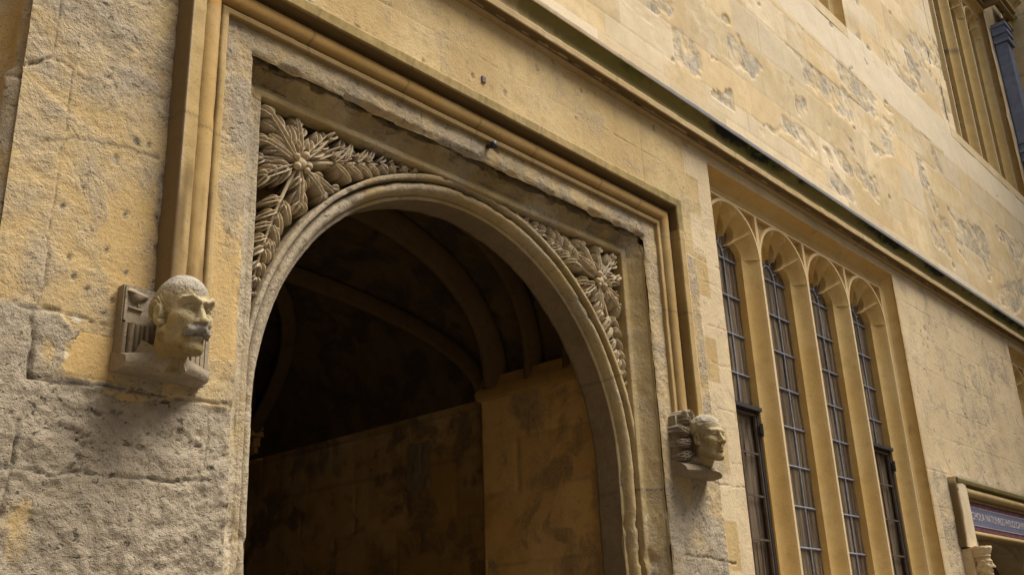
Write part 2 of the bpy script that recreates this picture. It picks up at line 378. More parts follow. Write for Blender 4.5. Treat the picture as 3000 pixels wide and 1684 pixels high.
ochre = np.maximum(ochre, polymask(X, Z, [(1.855, 2.985), (2.03, 2.965), (2.02, 2.785), (1.93, 2.775), (1.81, 2.785), (1.80, 2.84), (1.835, 2.92)], .006, .015, 5))
crust = np.where(ochre > .3, crust*(1-ss(.3, .6, ochre)), crust)
for x, z, r in ((1.83, 3.02, .016), (1.80, 2.86, .013), (1.86, 2.70, .011), (1.74, 2.58, .018), (1.93, 2.55, .008), (2.06, 2.52, .012), (2.03, 2.41, .026), (1.72, 2.47, .010), (2.45, 2.66, .012), (2.35, 2.70, .008), (2.12, 2.62, .007), (1.66, 2.27, .02)):
    blob(pale, x, z, r*1.25, r*.8, .85, int(x*100))
for x, z, r in ((1.83, 3.02, .016), (1.80, 2.86, .013), (1.86, 2.70, .012), (1.74, 2.58, .020), (1.93, 2.55, .010), (2.06, 2.52, .012), (2.03, 2.41, .026), (1.72, 2.47, .012), (2.45, 2.66, .016), (2.35, 2.70, .010), (2.12, 2.62, .009), (1.66, 2.27, .022), (2.21, 2.50, .012), (1.88, 2.19, .009), (2.30, 2.24, .009), (2.1, 2.1, .008), (1.62, 2.66, .014)):
    q = np.hypot((X-x)/1.3, Z-z)/r+.5*fbm(P, 45, 2, int(x*100)); pale = np.maximum(pale, .9*(1-ss(.7, 1.05, q)))
pale = np.maximum(pale, .9*polymask(X, Z, [(2.60, 2.56), (2.57, 2.47), (2.53, 2.30), (2.50, 2.0), (2.49, 1.85), (2.62, 1.85), (2.62, 2.5)], .012, .03, 8))
# right of gateway and above: soft variation
r_ = (X > 2.62) & (X < 6.45) & (Z > FRZ) & (Z < 4.86); crust = np.maximum(crust, .30*r_)
rr_ = (X > FRX1) & (X < 6.95) & (Z < 4.7); crust = np.maximum(crust, np.where(rr_, .30+.22*ss(2.9, 2.4, Z), 0)); crust = np.maximum(crust, np.where((X > FRX1) & (X < XC+1.99) & (Z < 4.7), .30, 0))
crust = np.maximum(crust, np.where((X > 2.5) & (X < 3.3) & (Z > 5.1) & (Z < 5.9), .45, 0)*ss(3.3, 2.9, X+.2*fbm(P, 3, 3, 61)))
pale = np.maximum(pale, np.where((X > 7.03+.10*np.sign(np.sin(Z*8.6))) & (X < 7.34) & (Z < 5.75), .40, 0)); pale = np.maximum(pale, np.where((X > 11.40) & (X < 11.62), .30, 0))
pale = np.maximum(pale, np.where((X > 7.03) & (X < 11.6) & (Z > 5.70), .22, 0))
crust = np.where(X > 11.62, np.maximum(crust, .02+.22*ss(3.6, 3.3, Z)+.16*ss(.1, .4, fbm(P, 1.5, 4, 79))), crust); pale = np.maximum(pale, np.where(X > 11.62, .33, 0))
for x, z, rx, rz in ((12.0, 3.46, .2, .05), (12.6, 3.47, .4, .06), (13.4, 3.5, .5, .08), (14.3, 3.55, .5, .12)): blob(pale, x, z, rx, rz, .5, int(x*10))
blob(ochre, 6.50, 2.72, .14, .10, .8, 77); blob(ochre, 6.52, 2.35, .07, .4, .4, 78)
# relief: eroded hollows, pits, spalls
er = ss(-.05, .5, fbm(P, 2.6, 4, 14)); roughm = np.clip(crust/.5, .12, 1)
Y += .007*fbm(P, 5, 4, 15)*roughm*np.where(left, .45+.55*low, 1)+.0055*fbm(P, 26, 3, 16)*roughm+.010*er*roughm*np.where(X < 2.7, 1, .35)
Y += .004*np.abs(fbm(P, 42, 2, 18))*roughm
def terrace(n, k): n = n*k; f = np.floor(n); return (f+ss(.38, .62, n-f))/k
lf = np.where(X < 2.75, .38+.62*low, .45)*np.clip(roughm*1.2-.15, .12, 1)
Y += .017*terrace(fbm(P, 3.4, 5, 101), 3)*lf+.011*terrace(fbm(P*np.array([1, 1, 1.6]), 8, 4, 102), 3)*lf
ck = np.abs(fbm(P*np.array([.8, 1, 1.7]), 3.1, 5, 103)); cm_ = (1-ss(.0, .018, ck))*ss(.05, .3, fbm(P, 1.9, 3, 104))*lf; Y += .010*cm_; joint = np.maximum(joint, .8*cm_)
Y += np.where(left, (.010)*low*(.6+.5*fbm(P, 3, 2, 19)), 0)
for x, z, r in ((1.80, 3.20, .013), (1.86, 3.16, .012), (1.93, 3.36, .011), (1.98, 3.14, .011), (1.77, 3.28, .014), (2.03, 3.28, .012), (1.72, 3.5, .014), (2.0, 3.55, .010), (1.93, 3.80, .024), (2.08, 3.93, .014), (1.80, 3.62, .012), (2.06, 3.05, .016), (1.95, 3.07, .014), (1.86, 4.2, .012), (2.02, 3.92, .02)):
    q = np.hypot(X-x, (Z-z)*.8)/r+.35*fbm(P, 40, 2, 91); Y += .010*(1-ss(.5, 1.1, q)); np.maximum(crust, .5*(1-ss(.7, 1.2, q)), out=crust)
for k in range(110):
    x, z = (rng.uniform(2.7, 7.2), rng.uniform(4.7, 5.8)) if k < 45 else (rng.uniform(11.7, 15.5), rng.uniform(3.4, 5.8))
    r = .006+.024*rng.uniform(0, 1)**3; q = np.hypot((X-x), (Z-z)*.7)/r+.8*fbm(P, 40, 2, 92); hit = 1-ss(.5, 1.1, q); Y += .007*hit; np.maximum(joint, .5*hit, out=joint)
# ragged arrises of the gateway recess
for ea, edge in ((.25, np.abs(X-FRX0)+9*(Z > FRZ+.02)), (.35, np.abs(X-FRX1)+9*(Z > FRZ+.02)), (1., np.abs(Z-FRZ)+9*((X < FRX0) | (X > FRX1)))):
    Y += np.where(edge < .05, ea*(1-ss(0, .035, edge))*(.012+.050*np.clip(fbm(P, 7, 4, 23)+.05, 0, 1)), 0)
G = np.stack([X, Y, Z], -1)
ec = .5*(xs[:-1]+xs[1:]); fc = .5*(zs[:-1]+zs[1:]); EX, EZ = np.meshgrid(ec, fc, indexing='ij')
keep = np.ones(EX.shape, bool)
for (a, b, c, d) in ((FRX0, FRX1, -1, FRZ), W1, DOOR, W3): keep &= ~((EX > a) & (EX < b) & (EZ > c) & (EZ < d))
mk('lower_wall', G, gridF(*X.shape, keep), M['wall'], facade, True, dict(tone=tone, ochre=ochre, crust=crust, pale=pale, joint=joint, brown=brown))
# left return: chamfer and shaft beside the next bay
pr = dens([(1.515, .03), (1.495, .012), (1.47, .026), (1.44, .055), (1.432, .075)]+arcp(1.33, .10, .10, 15, 170, 14, .11)+[(1.20, .14), (1.16, .03), (1.0, .0), (.2, .0)], .02)
zz = lin((0, 1.8, .3), (1.8, 4.7, .014), (4.7, 6, .2))
G = np.zeros((len(pr), len(zz), 3)); G[..., 0] = pr[:, 0:1]; G[..., 1] = pr[:, 1:2]; G[..., 2] = zz
sh = .035*ss(4.05, 4.10, G[..., 2]+.02*fbm(G, 6, 2, 3)); G[..., 0] += sh*(G[..., 0] < 1.475)
nn = normals(G); ch = (pr[:, 0:1] > 1.435)*1.0
G += nn*(.006*fbm(G, 14, 4, 30)+.010*fbm(G, 7, 3, 31)*ch)[..., None]
jz = np.exp(-((G[..., 2]-4.06-.02*fbm(G, 5, 2, 6))/.012)**2); G[..., 1] += .02*jz
mk('corner_shaft', G, gridF(*G.shape[:2]), M['wall'], facade, True, dict(crust=.25+0*G[..., 0]+.2*ch, joint=jz*.8))

# upper wall
UX = lin((2.5, 12, .0165), (12, 21.2, .022)); UZ = lin((5.95, 9.0, .016), (9.0, 13.6, .024), (13.6, 18, .4))
X, Z = np.meshgrid(UX, UZ, indexing='ij'); P = np.stack([X, X*0, Z], -1); Y = np.zeros(X.shape)
wx = X+.02*fbm(P, 4, 3, 3); wz = Z+.02*fbm(P, 4, 3, 5)
CZ = [6.08, 6.36, 6.585, 6.985, 7.51, 7.96, 8.38, 8.93, 9.45, 9.85, 10.3, 10.7, 11.15, 11.6, 12.0, 12.4, 12.8, 13.3, 14, 15, 18]
d, tone, idh = ashlar(X, Z, 6.08, .36, .5, 1.15, 5, CZ)
jn = (1-ss(.002, .009, d)); smooth_b = idh > .55
g = jn*np.where(smooth_b, .8, .4); Y += .004*g; joint = .30*g
pale = np.where(idh > .72, .45, 0.0)+np.where((Z < 6.36), .35, 0); ochre = np.where((idh > .45) & (idh < .62), .5, 0.0); crust = np.zeros(X.shape)
tone = tone*.5
sills = (Z > 8.45) & (Z < 9.12); pale = np.where(sills, .75, pale); tone = np.where(sills, .2, tone); ochre = np.where(sills, 0, ochre)
UPP = [[(6.75,7.14),(6.99,7.27),(7.04,7.18),(7.00,7.09),(6.87,7.04),(6.77,7.06)],[(6.64,6.75),(6.72,6.87),(6.84,6.89),(6.94,6.97),(7.06,7.03),(7.16,7.01),(7.21,6.89),(7.39,6.98),(7.42,6.83),(7.38,6.60),(7.23,6.58),(7.02,6.61),(6.82,6.61),(6.72,6.66),(6.65,6.70)],[(8.03,7.41),(8.32,7.50),(8.43,7.40),(8.70,7.33),(8.64,7.19),(8.30,7.07),(8.25,7.11),(7.96,7.10)],[(8.46,8.03),(9.15,8.38),(10.02,8.39),(9.92,7.97),(9.74,7.88),(9.16,7.98),(8.88,7.99)],[(9.42,7.50),(9.45,7.35),(9.36,7.36)],[(9.45,7.35),(9.70,7.32),(9.69,7.21),(9.51,7.04),(9.45,7.16)],[(9.04,6.89),(9.22,6.86),(9.48,6.94),(9.76,6.77),(9.68,6.69),(9.38,6.68),(8.95,6.64),(8.55,6.49),(8.51,6.51),(8.99,6.71)],[(9.74,7.88),(9.91,7.93),(10.22,7.90),(10.13,7.61),(9.77,7.65)],[(10.06,8.31),(10.67,8.37),(11.26,8.40),(11.63,8.35),(11.99,8.35),(11.94,8.02),(11.48,7.95),(11.24,8.04),(10.98,8.04),(10.73,8.15),(10.45,8.04),(10.21,8.15),(10.08,8.16)],[(9.82,7.91),(10.43,7.98),(10.97,7.99),(11.52,7.95),(11.66,7.91),(11.49,7.57),(11.23,7.59),(10.74,7.54),(10.31,7.61),(9.73,7.64)],[(11.65,9.14),(12.13,9.36),(13.04,9.42),(13.24,9.26),(13.85,9.33),(13.67,8.93),(13.27,8.89),(12.91,8.90),(12.15,8.95),(11.71,8.99)],[(13.20,9.80),(13.81,9.89),(13.82,9.58),(13.35,9.50)],[(13.84,10.17),(14.34,10.39),(14.94,10.29),(15.04,10.17),(14.60,10.05),(13.99,10.06)],[(11.49,7.57),(11.94,7.91),(12.37,7.94),(12.29,7.55),(11.61,7.37),(11.48,7.46)],[(12.04,8.06),(12.50,8.15),(12.51,7.98),(12.11,7.92)],[(13.42,8.59),(13.96,8.70),(14.04,8.46),(13.61,8.38)],[(13.16,8.29),(13.45,8.36),(13.56,8.07),(13.20,8.02)],[(13.74,8.34),(14.04,8.35),(14.28,8.02),(13.79,7.95)],[(14.29,8.66),(14.84,8.80),(14.79,8.50),(14.35,8.47)],[(9.97,6.86),(10.13,6.87),(10.22,6.64),(10.64,6.49),(10.72,6.41),(10.39,6.36),(10.07,6.39),(10.11,6.70)],[(10.26,6.95),(10.57,6.96),(10.79,6.80),(10.77,6.73),(10.39,6.75)],[(10.78,6.95),(11.14,6.96),(11.52,7.00),(11.47,6.64),(11.12,6.71),(10.87,6.81)],[(9.51,6.87),(9.69,6.86),(9.88,6.77),(9.57,6.67)],[(9.68,6.54),(9.90,6.56),(9.88,6.47),(9.71,6.43)],[(13.19,7.90),(13.44,7.93),(13.48,7.60),(13.71,7.30),(13.59,7.14),(13.34,7.22),(13.18,7.58)],[(12.86,8.47),(13.11,8.53),(13.30,8.44),(13.20,8.43)],[(12.24,8.34),(12.51,8.39),(12.62,8.34),(12.33,8.26)],[(10.76,7.31),(10.90,7.29),(11.00,7.06),(10.86,7.08)],[(10.23,7.27),(10.38,7.29),(10.37,7.17)],[(13.17,6.97),(13.37,6.96),(13.89,6.66),(13.77,6.57),(13.36,6.58),(13.18,6.71)],[(13.69,7.18),(14.06,7.20),(14.01,7.02),(13.63,6.98)],[(14.13,7.41),(14.35,7.39),(15.01,7.46),(15.76,7.52),(15.77,7.18),(15.60,6.69),(14.93,6.61),(14.55,6.64),(14.20,6.83),(14.24,7.05),(14.59,7.19),(14.31,7.32)],[(16.43,7.90),(16.81,7.83),(18.00,7.94),(17.75,7.58),(17.18,7.22),(16.91,7.63),(16.47,7.67)],[(15.94,6.69),(17.50,7.23),(17.10,6.63),(16.45,6.36),(15.88,6.38),(15.70,6.50)]]
pm = np.zeros(X.shape)
for k, pp in enumerate(UPP):
    x0 = min(q[0] for q in pp)-.15; x1 = max(q[0] for q in pp)+.15; z0 = min(q[1] for q in pp)-.15; z1 = max(q[1] for q in pp)+.15
    b = (X > x0) & (X < x1) & (Z > z0) & (Z < z1); w_ = np.zeros(X.shape)
    ii = np.where(b.any(1))[0]; jj = np.where(b.any(0))[0]
    if len(ii) == 0 or len(jj) == 0: continue
    sl_ = (slice(ii[0], ii[-1]+1), slice(jj[0], jj[-1]+1))
    pm[sl_] = np.maximum(pm[sl_], polymask(X[sl_], Z[sl_], pp, .03, .075, k)*(.72+.28*np.clip(.5+1.6*fbm(P[sl_], 5, 4, 300+k), 0, 1)))
nse = fbm(P*np.array([.6, 1, 1]), 2.3, 5, 70)+.4*fbm(P, 9, 4, 71)
pm = np.maximum(pm, ss(.30, .34, nse)*(Z > 6.5)*((X < 8) | (Z > 9.2)))
pm = pm*np.where(sills | (X < 5.2), 0, 1)
pm = pm*np.where((idh*7.3) % 1 < .16, .25, 1.0)
rim = ss(.02, .3, pm)*(1-ss(.7, .99, pm))
crust = np.maximum(crust, .62*pm); pale = np.maximum(pale*(1-pm), .55*rim*np.clip(.5+2*fbm(P, 7, 4, 78), 0, 1)); ochre *= (1-pm)
Y += .010*pm+.010*pm*fbm(P, 13, 4, 73)+.006*fbm(P, 3, 4, 74)+.004*np.abs(fbm(P, 40, 2, 75))*pm
crust = np.maximum(crust, .22*ss(.0, .4, fbm(P, 1.2, 4, 76))*~smooth_b)
for x, z, L in [(rng.uniform(5.5, 17), rng.uniform(6.4, 12.5), rng.uniform(.02, .06)) for _ in range(55)]:
    i0, i1 = np.searchsorted(UX, [x-.25, x+.25]); j0, j1 = np.searchsorted(UZ, [z-.25, z+.25]); q_ = (slice(i0, i1), slice(j0, j1))
    qq = np.hypot((X[q_]-x)*.7, Z[q_]-z)/L+1.0*fbm(P[q_], 14, 3, 95); hit = 1-ss(.35, .9, qq); Y[q_] += .012*hit; crust[q_] = np.maximum(crust[q_], .5*hit); joint[q_] = np.maximum(joint[q_], .25*hit)
U1 = (7.30, 11.42, 9.12, 13.26); U2 = (15.40, 19.05, 9.12, 13.26)
ec = .5*(UX[:-1]+UX[1:]); fc = .5*(UZ[:-1]+UZ[1:]); EX, EZ = np.meshgrid(ec, fc, indexing='ij'); keep = np.ones(EX.shape, bool)
for (a, b, c, d_) in (U1, U2): keep &= ~((EX > a) & (EX < b) & (EZ > c) & (EZ < d_))
mk('upper_wall', np.stack([X, Y, Z], -1), gridF(*X.shape, keep), M['upper'], facade, True, dict(tone=tone, ochre=ochre, crust=crust, pale=pale, joint=joint))

# string course
prof = dens([(5.80, .02), (5.802, -.004), (5.810, -.028), (5.819, -.042), (5.828, -.042), (5.833, -.022), (5.843, -.022), (5.840, -.098), (5.844, -.108), (5.902, -.110), (5.908, -.102)]+[(5.910+.122*t, -.100-.046*t+.026*math.sin(math.pi*t)) for t in np.linspace(0, 1, 10)]+[(6.035, -.158), (6.041, -.163), (6.082, -.163), (6.089, -.157), (6.13, -.03), (6.14, .02)], .012)
sx = lin((1.0, 2.5, .2), (2.5, 10, .025), (10, 21, .04))
G = np.zeros((len(sx), len(prof), 3)); G[..., 0] = sx[:, None]; G[..., 1] = prof[:, 1]; G[..., 2] = prof[:, 0]
nn = normals(G); G += nn*(.004*fbm(G, 9, 3, 33)*np.where(G[..., 2] < 5.845, .3, 1))[..., None]
mossa = np.where((G[..., 2] > 5.909) & (G[..., 2] < 6.037), .56+.46*ss(5.955, 6.03, G[..., 2])+.10*ss(5.95, 5.915, G[..., 2]), 0); mossa = mossa*np.clip(.95+.75*fbm(G*np.array([1, .2, .2]), 1.6, 4, 35), .72, 1.3)*(.25+.75*ss(4.4, 6.6, G[..., 0]+.4*fbm(G, 2, 3, 34)))+.06*(G[..., 2] > 5.84)
jx = np.zeros(len(sx))
for a in np.arange(3.1, 21, .93): jx = np.maximum(jx, np.exp(-((sx-a-.1*math.sin(a*7))/.008)**2))
dk = np.where((G[..., 2] < 5.842) & (G[..., 2] > 5.829), 1.0, np.where(G[..., 2] < 5.83, .45, 0))  # hollow under the fillet darkened, grime plus painted occlusion
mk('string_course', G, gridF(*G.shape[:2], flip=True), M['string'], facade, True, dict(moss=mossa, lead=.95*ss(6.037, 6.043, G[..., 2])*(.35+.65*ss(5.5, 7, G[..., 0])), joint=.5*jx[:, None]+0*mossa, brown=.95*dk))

# ------------------------------------------------------------------ swept mouldings
def rect_sweep(xc, zoff, z0, prof, nleg, ntop, z0r=None):
    """profile points (o, y) carried up, across and down a square head; o = half width"""
    S_ = []
    o, y = prof[:, 0], prof[:, 1]; zt = zoff+o
    for t in np.linspace(0, 1, nleg): S_.append(np.stack([xc-o, y, z0+(zt-z0)*t], -1))
    for t in np.linspace(0, 1, ntop)[1:]: S_.append(np.stack([xc-o+2*o*t, y, zt], -1))
    zr = z0 if z0r is None else z0r
    for t in np.linspace(0, 1, nleg)[1:]: S_.append(np.stack([xc+o, y, zt+(zr-zt)*t], -1))
    return np.array(S_)
def arch_sweep(xc, zs_, z0, R, prof, nleg, narc, flat=1.0):
    S_ = []; r, y = prof[:, 0]+R, prof[:, 1]
    for t in np.linspace(0, 1, nleg): S_.append(np.stack([xc-r, y, 0*r+z0+(zs_-z0)*t], -1))
    for a in np.linspace(np.pi, 0, narc)[1:]: S_.append(np.stack([xc+r*np.cos(a), y, zs_+flat*r*np.sin(a)], -1))
    for t in np.linspace(0, 1, nleg)[1:]: S_.append(np.stack([xc+r, y, 0*r+zs_+(z0-zs_)*t], -1))
    return np.array(S_)

gate = empty('carved_archway', (4.4, .2, 0), 'weathered round arched gateway with leafy carved spandrels inside a square hood mould', 'archway')
# frame: arris of the wall, hollow, fillet, back to the spandrel ground
prof = dens([(1.84, .03), (1.80, .016), (1.7885, .014), (1.786, .034)]+[(1.782-.10*t-.012*math.sin(math.pi*t), .036+.084*t+.024*math.sin(math.pi*t)) for t in np.linspace(0, 1, 10)]+[(1.678, .118), (1.648, .120), (1.643, .126), (1.640, .21)], .008)
G = rect_sweep(XC, 2.88, 0, prof, 330, 480); nn = normals(G); top = G[..., 2] > 4.5
spall = ss(-.06, .16, fbm(G, 2.1, 4, 41))*np.where(top, 1, .25)*(G[..., 1] < .115)
spall = np.maximum(spall, .8*ss(2.62, 2.5, G[..., 2])*ss(-.1, .2, fbm(G, 5, 3, 48)))
G = G-nn*0+nn*(.004*fbm(G, 12, 4, 42)+spall*(.010*fbm(G, 15, 4, 43)-.0))[..., None]
G[..., 1] += spall*(.010+.055*np.clip(terrace(fbm(G, 6, 4, 44), 4), -.3, 1)+.014*np.abs(fbm(G, 22, 4, 49)))
cr = .16+.22*spall*fbm(G, 5, 3, 47)+.34*(G[..., 0] < 3)*(G[..., 2] < 4.5)
jn = np.exp(-((G[..., 2]-2.72)/.006)**2)*(G[..., 0] > 5)
pl = np.where((G[..., 0] < 2.72) & (G[..., 2] < 2.52+.1*fbm(G, 5, 3, 44)), .95*ss(-.35, -.05, fbm(G, 6, 3, 45)), 0)+.85*(ss(.42, .52, fbm(G, 13, 3, 46))*(G[..., 2] < 2.7))
of_ = np.broadcast_to(prof[:, 0], G.shape[:2]); G[..., 1] += .036*ss(1.784, 1.788, of_)*ss(4.60, 4.66, G[..., 2])
rg = (G[..., 2] > 4.56)*(np.abs(G[..., 0]-XC) < 1.76)
bite = ss(.02, .16, fbm(G*np.array([1, .4, .4]), 4.2, 4, 401))*rg*ss(.11, .03, G[..., 1])
G[..., 1] += bite*(.020+.045*np.clip(fbm(G, 11, 4, 402)+.3, 0, 1)); G[..., 2] += bite*.020*fbm(G, 16, 3, 403)
mk('frame_mould', G, gridF(*G.shape[:2], flip=False), M['frame'], gate, True, dict(crust=cr, joint=np.maximum(jn, .12*bite*ss(.0, .3, fbm(G, 12, 4, 404))), pale=pl, brown=.45*rg*ss(-.1, .3, fbm(G, 2.2, 4, 405))))  # top run browned: grime with the soffit's shade painted in
# arch mouldings
R0, ZS = 1.54, 2.86
prof = dens([(0, .226), (.003, .219), (.022, .214), (.027, .222)]+arcp(.066, .212, .039, 172, 8, 12, -.062)+[(.108, .232), (.113, .135), (.117, .130), (.138, .128), (.143, .134), (.146, .212)], .011)
G = arch_sweep(XC, ZS, 0, R0, prof, 200, 420); nn = normals(G)
sp = ss(.10, .26, fbm(G, 2.4, 4, 51)+.15*(np.abs(G[..., 0]-4.4) < .8))*(G[..., 1] < .24)
G += nn*(-.0035*fbm(G, 14, 4, 52)-.0)[..., None]; G[..., 1] += sp*(.003+.020*np.clip(terrace(fbm(G, 9, 4, 53), 4)+.15, 0, 1)+.010*np.abs(fbm(G, 24, 3, 57)))
lowr = ss(2.62, 2.5, G[..., 2])*(G[..., 2] > 2.2)*(G[..., 0] > 5); G[..., 1] += lowr*(.004+.03*np.clip(fbm(G, 10, 4, 54)+.1, 0, 1))
lj = np.exp(-((np.arctan2(G[..., 2]-ZS, G[..., 0]-XC)-.42)/.004)**2)+np.exp(-((np.arctan2(G[..., 2]-ZS, G[..., 0]-XC)-1.0)/.004)**2)
Gr = arch_sweep(XC, ZS, 0, R0, dens([(.02, .425), (.0, .42), (0.0, .2255)], .02), 150, 300); nn = normals(Gr); Gr[1:-1, 1:-1] += (nn*(.006*fbm(Gr, 7, 4, 58)+.004*fbm(Gr, 24, 3, 59))[..., None])[1:-1, 1:-1]
mk('arch_reveal', Gr, gridF(*Gr.shape[:2]), M['reveal'], gate, True, dict(joint=.6*np.maximum(np.exp(-((Gr[..., 2]-2.70)/.008)**2), np.exp(-((np.arctan2(Gr[..., 2]-ZS, Gr[..., 0]-XC)-.42)/.006)**2))))
mk('arch_mould', G, gridF(*G.shape[:2], flip=False), M['frame'], gate, True, dict(crust=.16+.2*sp+.45*((G[..., 0] < 3.5)), joint=.6*lj, pale=.8*ss(.45, .55, fbm(G, 15, 3, 56))*(G[..., 2] < 2.75)))
# hood mould (label)
prof = dens([(1.962, .02), (1.962, -.022), (1.968, -.028), (1.998, -.028), (2.004, -.020), (2.008, -.004)]+arcp(2.066, -.006, .058, 180, 20, 12, -.052)+[(2.128, -.010), (2.137, -.012), (2.140, -.100), (2.146, -.112), (2.214, -.116), (2.222, -.110), (2.236, .02)], .010)
G = rect_sweep(XC, 2.855, 3.02, prof, 170, 320, z0r=3.10); nn = normals(G); G += nn*(.0028*fbm(G, 10, 4, 61))[..., None]
o = np.broadcast_to(prof[:, 0], G.shape[:2]); istop = G[..., 2] > 4.8
roll = ((o > 2.006) & (o < 2.133)); oc = np.where(roll, .75, .1)*np.where(istop, 1, .35)*np.clip(.75+.9*fbm(G*np.array([1, 1, .5]), 2.2, 4, 67), .2, 1.2)
mos = np.where((o > 2.145) & istop, .20+.12*ss(6.0, 6.5, G[..., 0]), 0)
bw = np.where((o < 2.02), .5, 0)*istop; bw = np.maximum(bw, np.where((o > 2.09) & (o < 2.143), .92*ss(2.085, 2.125, o+.012*fbm(G*np.array([6, 1, 1]), 3, 3, 66)), 0)*istop)  # undercut browned, part grime and part painted occlusion
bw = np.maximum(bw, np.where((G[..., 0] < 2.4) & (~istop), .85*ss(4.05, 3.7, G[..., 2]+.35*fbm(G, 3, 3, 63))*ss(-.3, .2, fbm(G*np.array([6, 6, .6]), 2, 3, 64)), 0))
bw = np.maximum(bw, np.where((G[..., 0] < 2.3) & (o > 2.217), .85, 0)); bw = np.maximum(bw, .55*np.where((o > 1.99) & (o < 2.15), np.clip(ss(2.045, 2.005, o)+ss(2.085, 2.13, o), 0, 1), 0)*np.clip(.7+fbm(G, 3, 4, 68), 0, 1))  # left side painted in shade; roll edges get grime and occlusion
s_ = np.arange(G.shape[0]); jn = np.zeros(G.shape[:2])
for a in (2.95, 3.66, 4.3, 4.86, 5.6, 6.1): jn = np.maximum(jn, np.exp(-((G[..., 0]-a-.01*np.sin(40*o))/.006)**2)*istop)
jn = np.maximum(jn, np.exp(-((G[..., 2]-4.10)/.005)**2)); jn = np.maximum(jn, np.exp(-((G[..., 2]-4.72)/.004)**2)*(G[..., 0] > 5)*(~istop))
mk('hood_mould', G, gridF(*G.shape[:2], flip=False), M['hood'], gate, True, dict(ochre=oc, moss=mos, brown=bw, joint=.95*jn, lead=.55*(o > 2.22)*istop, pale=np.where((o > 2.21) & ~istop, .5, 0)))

# ------------------------------------------------------------------ spandrels
def region_len(p, d, side, Lmax):
    """how far a leaf may run inside the spandrel from p along d"""
    L = 0.0
    while L < Lmax:
        L += .01; x = p[0]+d[0]*L; z = p[1]+d[1]*L; dx = abs(x-XC)
        if dx > 1.638 or z > 4.508 or math.hypot(x-XC, z-ZS) < R0+.148: break
    return L
def leaf_mesh(p, ang, L, Wd, lobes, yb, hgt, curl=0.0, bend=0.0, nt_=30, nu=13, seed=0):
    r = np.random.default_rng(seed); t = np.linspace(0, 1, nt_)[:, None]; u = np.linspace(-1, 1, nu)[None, :]
    lob = np.abs(np.sin(np.pi*(lobes*t**.9+.15)))**.6
    w = Wd*np.minimum(1, .35+2.6*t)**.8*np.sqrt(np.clip(1-t**4.5, 0, 1))*(.40+.60*lob)*(1-.12*t)
    w = np.where(t > .999, .0015, w)
    a = t*L+.22*Wd*np.abs(u)**1.5*(1-t)*0+.35*w*np.abs(u)**1.2*np.sign(1-t*.6); b = w*u
    h = hgt*((.62+.38*np.sin(np.pi*np.minimum(t*1.1, 1)))*(1-.55*np.abs(u)**2.2))
    h = h+hgt*.22*np.cos(2*np.pi*(lobes*(t**.9-.22*np.abs(u))+.15))*np.abs(u)-hgt*.34*np.exp(-(u/.16)**2)*(1-t*.5)+hgt*.16*np.exp(-((np.abs(u)-.34)/.13)**2)
    h = h+curl*t**2.5*hgt
    th = ang+bend*t*(1+0*u); cx = np.cumsum(np.cos(ang+bend*t[:, 0]))*L/nt_; cz = np.cumsum(np.sin(ang+bend*t[:, 0]))*L/nt_
    ex = a-t*L
    x = p[0]+cx[:, None]+ex*np.cos(th)-b*np.sin(th); z = p[1]+cz[:, None]+ex*np.sin(th)+b*np.cos(th)
    y = yb-np.maximum(h, .004); G = np.stack([x, y+0*x, z], -1)
    # skirt down to the ground on both long edges and the tip
    s0 = G[:, :1].copy(); s1 = G[:, -1:].copy(); s0[..., 1] = s1[..., 1] = yb+.045
    s0 = G[:, 1:2]*.25+s0*.75; s1 = G[:, -2:-1]*.25+s1*.75; s0[..., 1] = s1[..., 1] = yb+.08
    G = np.concatenate([s0, G, s1], 1); e = G[-1:].copy(); e[..., 1] = yb+.08; G = np.concatenate([G, e], 0)
    G += (.0026*fbm(G, 45, 3, seed))[..., None]*np.array([.6, 1, .6])
    return G
def finger(p, ang, L, Wd, yb, hgt, drop=.0, bend=0.0, nt_=15, nu=7, seed=0):
    t = np.linspace(0, 1, nt_)[:, None]; u = np.linspace(-1, 1, nu)[None, :]
    w = Wd*np.minimum(1, .45+2.2*t)*np.sqrt(np.clip(1-t**5, 0, 1))+.001
    h = hgt*(.80+.20*u**2-.42*np.exp(-(u/.38)**2)*np.minimum(1, .3+2*t)-.25*np.clip(np.abs(u)-.8, 0, 1)*5*.4)-drop*t**1.5+.18*hgt*np.sin(np.pi*t)
    th = ang+bend*t[:, 0]; cx = np.cumsum(np.cos(th))*L/nt_; cz = np.cumsum(np.sin(th))*L/nt_
    x = p[0]+cx[:, None]-w*u*np.sin(th)[:, None]; z = p[1]+cz[:, None]+w*u*np.cos(th)[:, None]; G = np.stack([x, yb-h, z], -1)
    s0 = G[:, :1].copy(); s1 = G[:, -1:].copy(); s0[..., 1] = s1[..., 1] = yb+.085; G = np.concatenate([s0, G, s1], 1)
    e = G[-1:].copy(); e[..., 1] = yb+.085; G = np.concatenate([G, e], 0)
    return G+(.003*fbm(G, 50, 3, seed))[..., None]
